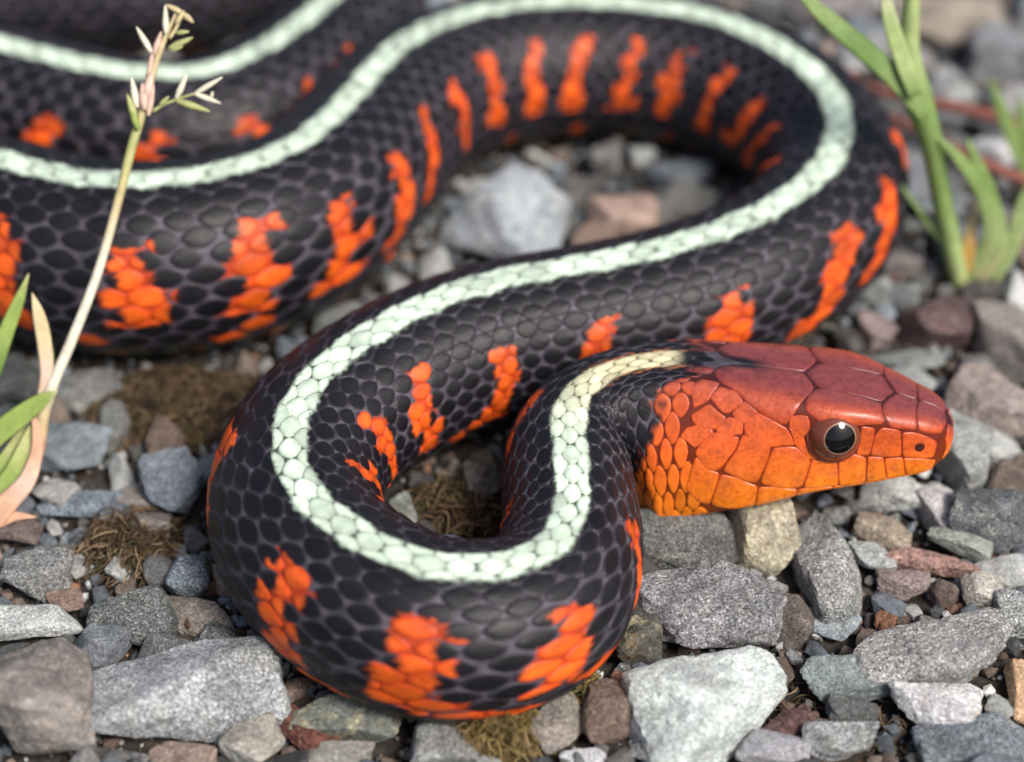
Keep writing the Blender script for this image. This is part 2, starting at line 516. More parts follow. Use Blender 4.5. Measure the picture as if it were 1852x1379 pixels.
    # wide belly scutes
scs, scv, scl, scw, scr = map(np.array, (scs, scv, scl, scw, scr))
nsc = len(scs)
hl = .505 * scl * (1 + rng.normal(0, .05, nsc)); hw_ = .635 * scw * (1 + rng.normal(0, .05, nsc))
hw_ = np.where(np.abs(scr) >= 11, hw_ * 1.05, hw_)
nearstripe = np.abs(scr) <= 2
hl = np.where(nearstripe, hl * 1.07, hl); hw_ = np.where(nearstripe, hw_ * 1.16, hw_)
PS = scs[:, None] - ux[None] * hl[:, None]          # ux = +1 points to the tail (the free edge)
PV = scv[:, None] + uy[None] * hw_[:, None]
pp, pn = surf_n(PS, PV)
k6 = (scl / .55)[:, None]
lift = .013 * k6 * uh[None] + .022 * k6 * np.maximum(uh[None], 0) * (ux[None] * .5 + .45) + .009 * uk[None] * (uh[None] > 0) * (.5 + .5 * ux[None])
SV = pp + pn * lift[..., None]
edge = np.broadcast_to(ue[None], PS.shape)
SC = skin_colour(PS, PV, True, row=np.broadcast_to(scr[:, None], PS.shape), edge=edge, soff=np.clip(rng.normal(-.10, .46, (nsc, 1)), -1.2, .55))
SC *= np.clip(1 + rng.normal(0, .13, (nsc, 1, 1)), .6, 1.4)
# a paler rim on the black scales, as the skin shows through the thin free edge
rim = (ue[None] > .9)[..., None] * (SC.sum(-1, keepdims=True) < .08)
SC = np.clip(SC + rim * np.array([.022, .019, .026]), .002, 1)

# which scales show largest in the picture
pc = project(SV)
ctr = pc[:, 0]
facing = np.sum(pn[:, 0] * norm(CAM - pp[:, 0]), -1)
zb = np.full((int(H0 / 12) + 2, int(W0 / 12) + 2), 1e9)
gq = project(G.reshape(-1, 3))
ok = (gq[:, 0] > 0) & (gq[:, 0] < W0) & (gq[:, 1] > 0) & (gq[:, 1] < H0)
np.minimum.at(zb, ((gq[ok, 1] / 12).astype(int), (gq[ok, 0] / 12).astype(int)), gq[ok, 2])
inside = (ctr[:, 0] > 5) & (ctr[:, 0] < W0 - 5) & (ctr[:, 1] > 5) & (ctr[:, 1] < H0 - 5)
vis = np.zeros(nsc, bool)
ii = np.where(inside)[0]
vis[ii] = ctr[ii, 2] < zb[(ctr[ii, 1] / 12).astype(int), (ctr[ii, 0] / 12).astype(int)] + .8
size = (pc[..., 0].max(1) - pc[..., 0].min(1)) * (pc[..., 1].max(1) - pc[..., 1].min(1)) * np.clip(facing, 0, 1) * vis
order = np.argsort(-size)
single = set(order[:290].tolist())
FS = [list(f) for f in SF]
for k in order[:290]:
    link('scale', new_mesh('scale', SV[k], FS, SC[k]), M_SCALE, body)
rest = np.array([k for k in range(nsc) if k not in single])
F4 = np.array([f for f in SF if len(f) == 4]); F3 = np.array([f for f in SF if len(f) == 3])
off = (np.arange(len(rest)) * NVS)[:, None, None]
allf = (F3[None] + off).reshape(-1, 3).tolist() + (F4[None] + off).reshape(-1, 4).tolist()
o = link('scales', new_mesh('scales', SV[rest], allf, SC[rest]), M_SCALE, body)
tag(o, kind='stuff')

# ------------------------------------------------------------------ the snake: head shields
def shield_mesh(poly, sign, h=.025, inset=-.023, extra=None, cm=1.0, nseg=36, rings=(.35, .62, .82, .92, .975, 1.0), heights=(1, 1, .99, .90, .5, -.5)):
    """poly: [(d, v)] outline in head coordinates; built as a slightly domed plate"""
    poly = np.array(poly, float)
    vs = .36                                              # cm per unit of v, so that the outline is spaced evenly
    pl = poly * np.array([1, vs])
    if len(pl) < 3: return None
    cl = np.vstack([pl, pl[:1]])
    sg = np.linalg.norm(np.diff(cl, axis=0), axis=1); cs = np.concatenate([[0], np.cumsum(sg)])
    t = np.linspace(0, cs[-1], nseg, endpoint=False)
    B = np.stack([np.interp(t, cs, cl[:, k]) for k in range(2)], 1)
    B = (B * 4 + np.roll(B, 1, 0) + np.roll(B, -1, 0)) / 6
    c = B.mean(0)
    rv = B - c; rl = np.linalg.norm(rv, axis=1, keepdims=True)
    B = c + rv * (1 - inset / rl)
    pts = [c[None]]; hh = [np.array([1.0])]; ee = [np.array([0.0])]
    for r, hgt in zip(rings, heights):
        pts.append(c + (B - c) * r); hh.append(np.full(nseg, hgt)); ee.append(np.full(nseg, smooth(r, .8, 1.0)))
    pts = np.vstack(pts); hh = np.concatenate(hh); ee = np.concatenate(ee)
    s = SLEN - pts[:, 0]; v = pts[:, 1] / vs * sign
    p, n = surf_n(s, v)
    Vv = p + n * (h * hh)[:, None]
    F = [(0, 1 + (k + 1) % nseg, 1 + k) for k in range(nseg)]
    for r in range(len(rings) - 1):
        for k in range(nseg):
            a0 = 1 + r * nseg + k; a1 = 1 + r * nseg + (k + 1) % nseg
            F.append((a0, a1, a1 + nseg, a0 + nseg))
    if sign < 0:
        F = [f[::-1] for f in F]
    C = skin_colour(s, v, True, edge=None)
    C = C * cm
    C = C * (1 - .30 * ee[:, None] * np.array([.5, 1, 1]))
    return new_mesh('shield', Vv, F, C)

SHIELDS = {
    'internasal_shield': [[(.20, .06), (.17, 1.3), (.24, 2.25), (.62, 2.25), (.68, 1.3), (.64, .06)]],
    'prefrontal_shield': [[(.68, .05), (.72, 1.3), (.66, 2.2), (1.12, 2.2), (1.27, 1.45), (1.22, .95), (1.02, .05)]],
    'supraocular_shield': [[(1.29, 1.0), (1.30, 1.5), (1.20, 2.12), (1.75, 2.30), (2.25, 2.28), (2.55, 1.95), (2.50, 1.25), (2.36, .80), (1.9, .78)]],
    'parietal_shield': [[(2.62, .05), (2.42, .82), (2.58, 1.45), (2.70, 2.05), (2.82, 2.40), (3.00, 2.34), (3.28, 2.16), (3.55, 1.98), (3.70, 1.72), (3.98, 1.45), (4.14, .9), (4.08, .4), (3.7, .06)]],
    'nasal_shield': [[(.88, 2.40), (.70, 2.36), (.45, 2.50), (.30, 2.70), (.32, 3.36), (.58, 3.28), (.82, 3.22)]],
    'loreal_shield': [[(1.34, 2.60), (1.23, 2.32), (.94, 2.34), (.87, 3.20), (1.36, 3.16)]],
    'preocular_shield': [[(1.58, 2.36), (1.37, 2.38), (1.40, 3.12), (1.60, 3.14), (1.56, 2.72)]],
    'postocular_shield': [[(2.76, 2.20), (2.50, 2.16), (2.44, 2.44), (2.54, 2.64), (2.77, 2.42)], [(2.77, 2.46), (2.54, 2.68), (2.42, 2.92), (2.59, 2.88)], [(2.58, 2.92), (2.38, 2.96), (2.22, 3.16), (2.33, 3.19)]],
    'temporal_shield': [[(3.52, 2.42), (3.31, 2.21), (3.05, 2.38), (2.82, 2.48), (2.64, 2.84), (3.01, 2.84), (3.51, 2.66)], [(4.13, 2.08), (3.99, 1.70), (3.73, 1.76), (3.58, 2.02), (3.77, 2.25), (3.91, 2.26)],
                        [(3.74, 2.29), (3.55, 2.04), (3.33, 2.19), (3.50, 2.40), (3.67, 2.38)], [(3.98, 2.60), (3.83, 2.43), (3.56, 2.41), (3.55, 2.64), (3.89, 2.66)],
                        [(4.44, 2.42), (4.15, 2.25), (3.84, 2.39), (3.88, 2.49), (4.03, 2.58), (4.37, 2.55)], [(4.63, 2.72), (4.50, 2.60), (4.07, 2.61), (4.02, 2.68), (4.35, 2.85)],
                        [(4.17, 2.10), (4.05, 1.72), (4.02, 1.50), (4.3, 1.5), (4.46, 1.9), (4.40, 2.28)]],
    'labial_shield': [[(.80, 3.30), (.41, 3.44), (.28, 3.60), (.30, 3.98), (.70, 3.99)], [(1.11, 3.32), (.84, 3.32), (.75, 3.99), (1.02, 3.99)], [(1.40, 3.26), (1.16, 3.30), (1.06, 3.99), (1.36, 3.99)],
                      [(1.88, 3.36), (1.65, 3.20), (1.45, 3.28), (1.41, 3.99), (1.81, 3.97)], [(2.32, 3.24), (1.92, 3.36), (1.86, 3.95), (2.42, 3.82)],
                      [(3.00, 2.92), (2.62, 2.94), (2.36, 3.22), (2.47, 3.78), (3.16, 3.52), (3.05, 3.14)],
                      [(3.54, 2.71), (3.29, 2.71), (3.05, 2.88), (3.09, 3.14), (3.22, 3.48), (3.80, 3.26), (3.58, 2.92)], [(4.33, 2.98), (4.20, 2.80), (3.99, 2.70), (3.59, 2.70), (3.62, 2.88), (3.84, 3.20), (4.11, 3.21)]],
    'lower_labial_shield': [[(.30, 4.05), (.32, 4.42), (.8, 4.45), (.8, 4.05)], [(.84, 4.05), (.84, 4.5), (1.4, 4.5), (1.4, 4.05)], [(1.44, 4.05), (1.44, 4.5), (1.95, 4.5), (1.9, 4.02)],
                            [(1.94, 4.02), (1.99, 4.5), (2.55, 4.45), (2.5, 3.86)], [(2.54, 3.84), (2.59, 4.38), (3.2, 4.15), (3.17, 3.60)], [(3.21, 3.58), (3.24, 4.13), (3.95, 3.82), (3.82, 3.33)], [(3.86, 3.31), (3.99, 3.80), (4.5, 3.5), (4.30, 3.07), (4.1, 3.25)]],
    'chin_shield': [[(.9, 4.56), (.9, 5.6), (1.9, 5.6), (1.9, 4.56)], [(1.95, 4.56), (1.95, 5.6), (3.2, 5.6), (3.2, 4.4)]],
}
for nm, polys in SHIELDS.items():
    for poly in polys:
        for sg in (1, -1):
            o = link(nm, shield_mesh(poly, sg, .026 if 'parietal' in nm else .017 if 'labial' not in nm else .022, cm=1.0 + rng.normal(0, .05)), M_HEAD, body)
fr = [(1.08, 0), (1.24, .5), (1.27, .90), (1.8, .70), (2.34, .74), (2.58, .0), (2.34, -.74), (1.8, -.70), (1.27, -.90), (1.24, -.5)]
link('frontal_shield', shield_mesh(fr, 1, .014), M_HEAD, body)
link('rostral_shield', shield_mesh([(.14, 1.2), (.13, 2.2), (.12, 3.4), (.19, 3.9), (.05, 4.0), (.012, 3.0), (.02, 1.2)], 1), M_HEAD, body)
link('rostral_shield', shield_mesh([(.14, 1.2), (.13, 2.2), (.12, 3.4), (.19, 3.9), (.05, 4.0), (.012, 3.0), (.02, 1.2)], -1), M_HEAD, body)

# eyes and nostrils
def plain_mat(name, col, rough=.4, spec=.5, coat=0):
    m, nt, N, b = mat_new(name)
    tc = N.new('ShaderNodeTexCoord').outputs['Object']
    n1 = noise_tex(nt, tc, 9.0, 4)
    c = mixc(nt, 1.0, col, ramp(nt, n1, [(.25, .8), (.75, 1.15)]), 'MULTIPLY')
    nt.links.new(c, b.inputs['Base Color'])
    b.inputs['Roughness'].default_value = rough; b.inputs['Specular IOR Level'].default_value = spec
    b.inputs['Coat Weight'].default_value = coat; b.inputs['Coat Roughness'].default_value = .03
    return m
M_IRIS = plain_mat('iris', (.15, .040, .022), .12, .5, .0)
M_PUPIL = plain_mat('pupil', (.003, .003, .003), .05, .5, .0)
M_RING = plain_mat('iris_ring', (.26, .14, .085), .25, .6, .6)
M_EYERIM = plain_mat('eye_rim', (.14, .022, .012), .4)
M_NOSTRIL = plain_mat('nostril', (.05, .006, .004), .5)

def lathe(profile, n=40, z_axis=True):
    V = []; F = []
    for (r, z) in profile:
        for k in range(n):
            t = 2 * math.pi * k / n
            V.append((r * math.cos(t), r * math.sin(t), z))
    m = len(profile)
    for i in range(m - 1):
        for k in range(n):
            F.append((i * n + k, i * n + (k + 1) % n, (i + 1) * n + (k + 1) % n, (i + 1) * n + k))
    return V, F
for sg in (1, -1):
    p, n = surf_n(np.array([SLEN - 2.0]), np.array([2.74 * sg]))
    p, n = p[0], n[0]
    R = .52
    nn = Vector(n) + Vector((0, 0, .42)) + Vector(TAN[-60].tolist()) * .12
    rotq = nn.to_track_quat('Z', 'Y')
    cpos = Vector(p) - Vector(n) * (R * .47)
    def cap(r, t0, t1, steps=14, n=44):
        pr = [(max(r * math.sin(t), 1e-4), r * math.cos(t)) for t in np.linspace(t0, t1, steps)]
        return lathe(pr, n)
    V, F = cap(R, .0, 1.75)
    e = link('eye', new_mesh('eye', V, [f[::-1] for f in F]), M_IRIS, body, cpos); e.rotation_mode = 'QUATERNION'; e.rotation_quaternion = rotq
    V, F = cap(R * 1.006, .0, .52)
    link('pupil', new_mesh('pupil', V, [f[::-1] for f in F]), M_PUPIL, e)
    V, F = cap(R * 1.009, .515, .57, 4)
    link('iris_ring', new_mesh('iris_ring', V, [f[::-1] for f in F]), M_RING, e)
    tor = [(R * .93 + .04 * math.cos(t), .17 + .04 * math.sin(t)) for t in np.linspace(0, 2 * math.pi, 11)]
    V, F = lathe(tor, 44)
    link('eye_rim', new_mesh('eye_rim', V, F), M_EYERIM, e)
    p, n = surf_n(np.array([SLEN - .57]), np.array([2.86 * sg]))
    p, n = p[0], n[0]
    V, F = lathe([(.0001, .004), (.04, .005), (.075, .006), (.085, .002)], 20)
    no = link('nostril', new_mesh('nostril', V, F), M_NOSTRIL, body, Vector(p) + Vector(n) * .022)
    no.rotation_mode = 'QUATERNION'; no.rotation_quaternion = Vector(n).to_track_quat('Z', 'Y')

# ------------------------------------------------------------------ ground
def stone_material(name, speck=.5, speck_scale=14.0, patch=(.5, .5, .46), patch_amt=.35, bumpy=.6, rough=.8, fleck=None):
    m, nt, N, b = mat_new(name)
    oi = N.new('ShaderNodeObjectInfo')
    tc = N.new('ShaderNodeTexCoord').outputs['Object']
    off = N.new('ShaderNodeVectorMath'); off.operation = 'ADD'
    sc = N.new('ShaderNodeVectorMath'); sc.operation = 'SCALE'; sc.inputs[0].default_value = (31, 17, 23)
    nt.links.new(oi.outputs['Random'], sc.inputs['Scale'])
    nt.links.new(tc, off.inputs[0]); nt.links.new(sc.outputs[0], off.inputs[1])
    v = off.outputs[0]
    big = noise_tex(nt, v, 1.3, 5, .6, .6)
    mid = noise_tex(nt, v, 5.0, 6, .65)
    fine = noise_tex(nt, v, speck_scale, 4, .7)
    c = mixc(nt, 1.0, oi.outputs['Color'], ramp(nt, big, [(.3, .62), (.7, 1.3)]), 'MULTIPLY')
    c = mixc(nt, 1.0, c, ramp(nt, mid, [(.3, .70), (.7, 1.28)]), 'MULTIPLY')
    pm = ramp(nt, noise_tex(nt, v, 2.1, 6, .7, .8), [(.52, 0.0), (.66, patch_amt)])
    c = mixc(nt, pm, c, patch)
    sp = ramp(nt, fine, [(.36, 1 - speck), (.47, 1.0), (.56, 1.0), (.70, 1 + speck * 1.3)])
    c = mixc(nt, 1.0, c, sp, 'MULTIPLY')
    vor = N.new('ShaderNodeTexVoronoi'); vor.inputs['Scale'].default_value = speck_scale * .9; nt.links.new(v, vor.inputs['Vector'])
    dk = ramp(nt, vor.outputs['Distance'], [(.10, .45 if speck > .3 else .75), (.22, 1.0)])
    c = mixc(nt, 1.0, c, dk, 'MULTIPLY')
    v2 = N.new('ShaderNodeTexVoronoi'); v2.inputs['Scale'].default_value = speck_scale * 1.7; nt.links.new(v, v2.inputs['Vector'])
    sepc = N.new('ShaderNodeSeparateColor'); nt.links.new(v2.outputs['Color'], sepc.inputs[0])
    c = mixc(nt, 1.0, c, ramp(nt, sepc.outputs[0], [(.0, 1 - speck * .55), (.7, 1.0), (1.0, 1 + speck * .9)]), 'MULTIPLY')
    if fleck:
        c = mixc(nt, ramp(nt, noise_tex(nt, v, 3.0, 5, .7), [(.58, 0.0), (.70, .7)]), c, fleck)
    nt.links.new(c, b.inputs['Base Color'])
    b.inputs['Roughness'].default_value = rough; b.inputs['Specular IOR Level'].default_value = .3
    n1 = bump(nt, mid, bumpy, .11); n2 = bump(nt, fine, bumpy, .035, n1)
    nt.links.new(n2, b.inputs['Normal'])
    return m
M_STONE = {
    'plain': stone_material('plain_stone', .42, 19, (.42, .42, .40), .30, .8),
    'speck': stone_material('speckled_stone', .80, 21, (.46, .46, .40), .40, 1.0),
    'pale': stone_material('pale_stone', .42, 19, (.62, .66, .62), .55, .8),
    'lichen': stone_material('lichen_stone', .45, 13, (.50, .46, .30), .75, .7, fleck=(.22, .13, .04)),
    'brown': stone_material('brown_stone', .48, 18, (.34, .29, .24), .35, .7),
    'rust': stone_material('rusty_stone', .40, 14, (.56, .55, .52), .45, .8, fleck=(.40, .20, .08)),
}
M_BARK = stone_material('bark', .45, 10, (.30, .20, .15), .35, 1.0)

m_soil, nt, N, b = mat_new('soil')
tc = N.new('ShaderNodeTexCoord').outputs['Object']
n1 = noise_tex(nt, tc, .9, 8, .7); n2 = noise_tex(nt, tc, 6.0, 6, .7)
vor = N.new('ShaderNodeTexVoronoi'); vor.inputs['Scale'].default_value = 2.2; nt.links.new(tc, vor.inputs['Vector'])
c = mixc(nt, ramp(nt, n1, [(.35, 0.0), (.65, 1.0)]), (.028, .021, .017), (.075, .066, .060))
c = mixc(nt, 1.0, c, ramp(nt, n2, [(.3, .55), (.7, 1.5)]), 'MULTIPLY')
nt.links.new(c, b.inputs['Base Color']); b.inputs['Roughness'].default_value = .95; b.inputs['Specular IOR Level'].default_value = .15
nt.links.new(bump(nt, n2, .9, .12, bump(nt, vor.outputs['Distance'], .6, .2)), b.inputs['Normal'])

def ground_h(x, y):
    return -.16 + .07 * np.sin(x * .9 + 1.3 * np.sin(y * .5)) + .05 * np.sin(y * 1.7 + x * .6) + .03 * np.sin(x * 3.1 - y * 2.3)
xs = np.concatenate([[-700, -300, -120, -60], np.linspace(-34, 34, 150), [60, 120, 300, 700]])
ys = np.concatenate([[-700, -300, -120, -60], np.linspace(-26, 46, 150), [60, 120, 300, 700]])
X, Y = np.meshgrid(xs, ys, indexing='ij')
Z = ground_h(X, Y) * np.where((np.abs(X) < 35) & (np.abs(Y - 10) < 37), 1, .6)
gi = np.arange(X.size).reshape(X.shape)
gf = np.stack([gi[:-1, :-1], gi[1:, :-1], gi[1:, 1:], gi[:-1, 1:]], -1).reshape(-1, 4)
tag(link('ground', new_mesh('ground', np.stack([X, Y, Z], -1), gf), m_soil), kind='structure')

# ------------------------------------------------------------------ stones
ICO = {}
def ico(sub):
    if sub not in ICO:
        bm = bmesh.new(); bmesh.ops.create_icosphere(bm, subdivisions=sub, radius=1.0)
        V = np.array([v.co[:] for v in bm.verts]); F = [[v.index for v in f.verts] for f in bm.faces]
        bm.free(); ICO[sub] = (norm(V), F)
    return ICO[sub]

def vnoise(P, seed):
    """cheap smooth noise: sum of random plane waves"""
    r = np.random.default_rng(seed)
    out = np.zeros(len(P))
    for k in range(9):
        w = r.normal(0, 1, 3); out += np.sin(P @ w + r.uniform(0, 6.28))
    return out / 9 ** .5 / 1.0

def stone_verts(seed, dims, sub=4, nplanes=13, p=26.0, rough=.035):
    r = np.random.default_rng(seed)
    D, F = ico(sub)
    n = norm(r.normal(0, 1, (nplanes, 3))); n[0] = norm(np.array([.15 * r.normal(), .15 * r.normal(), 1.0]))
    dist = r.uniform(.58, .95, nplanes); dist[0] = r.uniform(.7, .85)
    q = np.maximum(D @ n.T, 0) / dist
    box = np.abs(D) / .98
    rad = ((q ** p).sum(1) + (box ** p).sum(1)) ** (-1 / p)
    V = D * rad[:, None]
    V = V * (1 + rough * vnoise(V * 2.6, seed + 1) + rough * .55 * vnoise(V * 6.5, seed + 2) + rough * .45 * vnoise(V * 15, seed + 3) + rough * .3 * vnoise(V * 30, seed + 4))[:, None]
    V = V / np.abs(V).max(0)
    return V * np.asarray(dims), F

CL = CEN[::4]; CLL = LAT[::4]; CLU = UPS[::4]; CLA = SEC[::4, 3, 0]; CLT = SEC[::4, 0, 1]; CLB = -SEC[::4, 6, 1]
def push_out(Vw, gap=.0):
    """move the points that would lie inside the snake's body to its surface"""
    V = Vw.copy()
    lo, hi = V.min(0) - 2.2, V.max(0) + 2.2
    sel = np.where(np.all((CL > lo) & (CL < hi), 1))[0]
    if len(sel) == 0: return V, 0
    moved = 0
    for _ in range(2):
        d2 = ((V[:, None] - CL[sel][None]) ** 2).sum(-1)
        j = sel[d2.argmin(1)]
        r = V - CL[j]
        y = (r * CLL[j]).sum(1); z = (r * CLU[j]).sum(1); along = r - y[:, None] * CLL[j] - z[:, None] * CLU[j]
        hz = np.where(z > 0, CLT[j], CLB[j])
        rr = np.sqrt((y / CLA[j]) ** 2 + (z / hz) ** 2)
        ins = (rr < 1 + gap) & (np.linalg.norm(along, axis=1) < .25)
        if not ins.any(): break
        moved += ins.sum()
        k = np.where(ins, (1 + gap) / np.maximum(rr, .15), 1.0)
        V = CL[j] + along + (y * k)[:, None] * CLL[j] + (z * k)[:, None] * CLU[j]
    return V, moved

def rotm(rz, tx=0, ty=0):
    return np.array(Matrix.Rotation(rz, 3, 'Z') @ Matrix.Rotation(tx, 3, 'X') @ Matrix.Rotation(ty, 3, 'Y'))

HNAME = []
HERO = []     # centre x, y, mean radius: used to keep the small gravel off them
def stone(px, py, w, h, colour, mat, label, cat='stone', name='stone', rz=0.0, k=.75, tilt=(0, 0), seed=None, lift=.55, sub=4, nplanes=9, p=30.0, rough=.028, group=None):
    zc = .4
    for _ in range(3):
        c = at_z(px, py, zc); dep = (c - CAM) @ FWD
        el = math.asin(-(c - CAM)[2] / np.linalg.norm(c - CAM))
        sc = FPX / dep
        rx = w / 2 / sc
        ry = h / 2 / sc / math.sqrt(math.sin(el) ** 2 + (k * math.cos(el)) ** 2)
        rzz = ry * k if rx > ry else min(ry, rx * 1.3) * k
        zc = max(rzz * lift - .05, -.05)
    c = at_z(px, py, zc)
    sd = seed if seed is not None else int(px * 7 + py * 13) % 9973
    V, F = stone_verts(sd, (rx, ry, rzz), sub, nplanes, p, rough)
    Rm = rotm(math.radians(rz), math.radians(tilt[0]), math.radians(tilt[1]))
    Vw = V @ Rm.T + c
    Vw, mv = push_out(Vw, .0)
    base = np.array([c[0], c[1], Vw[:, 2].min()])
    o = link(name, new_mesh(name, Vw - base, F, smooth_shade=False), M_STONE.get(mat, M_BARK), None, base)
    o.color = (*colour, 1)
    tag(o, label, cat, group)
    HERO.append((c[0], c[1], rx, ry, math.radians(rz)))
    HNAME.append((c[0], c[1], label, py))
    return o

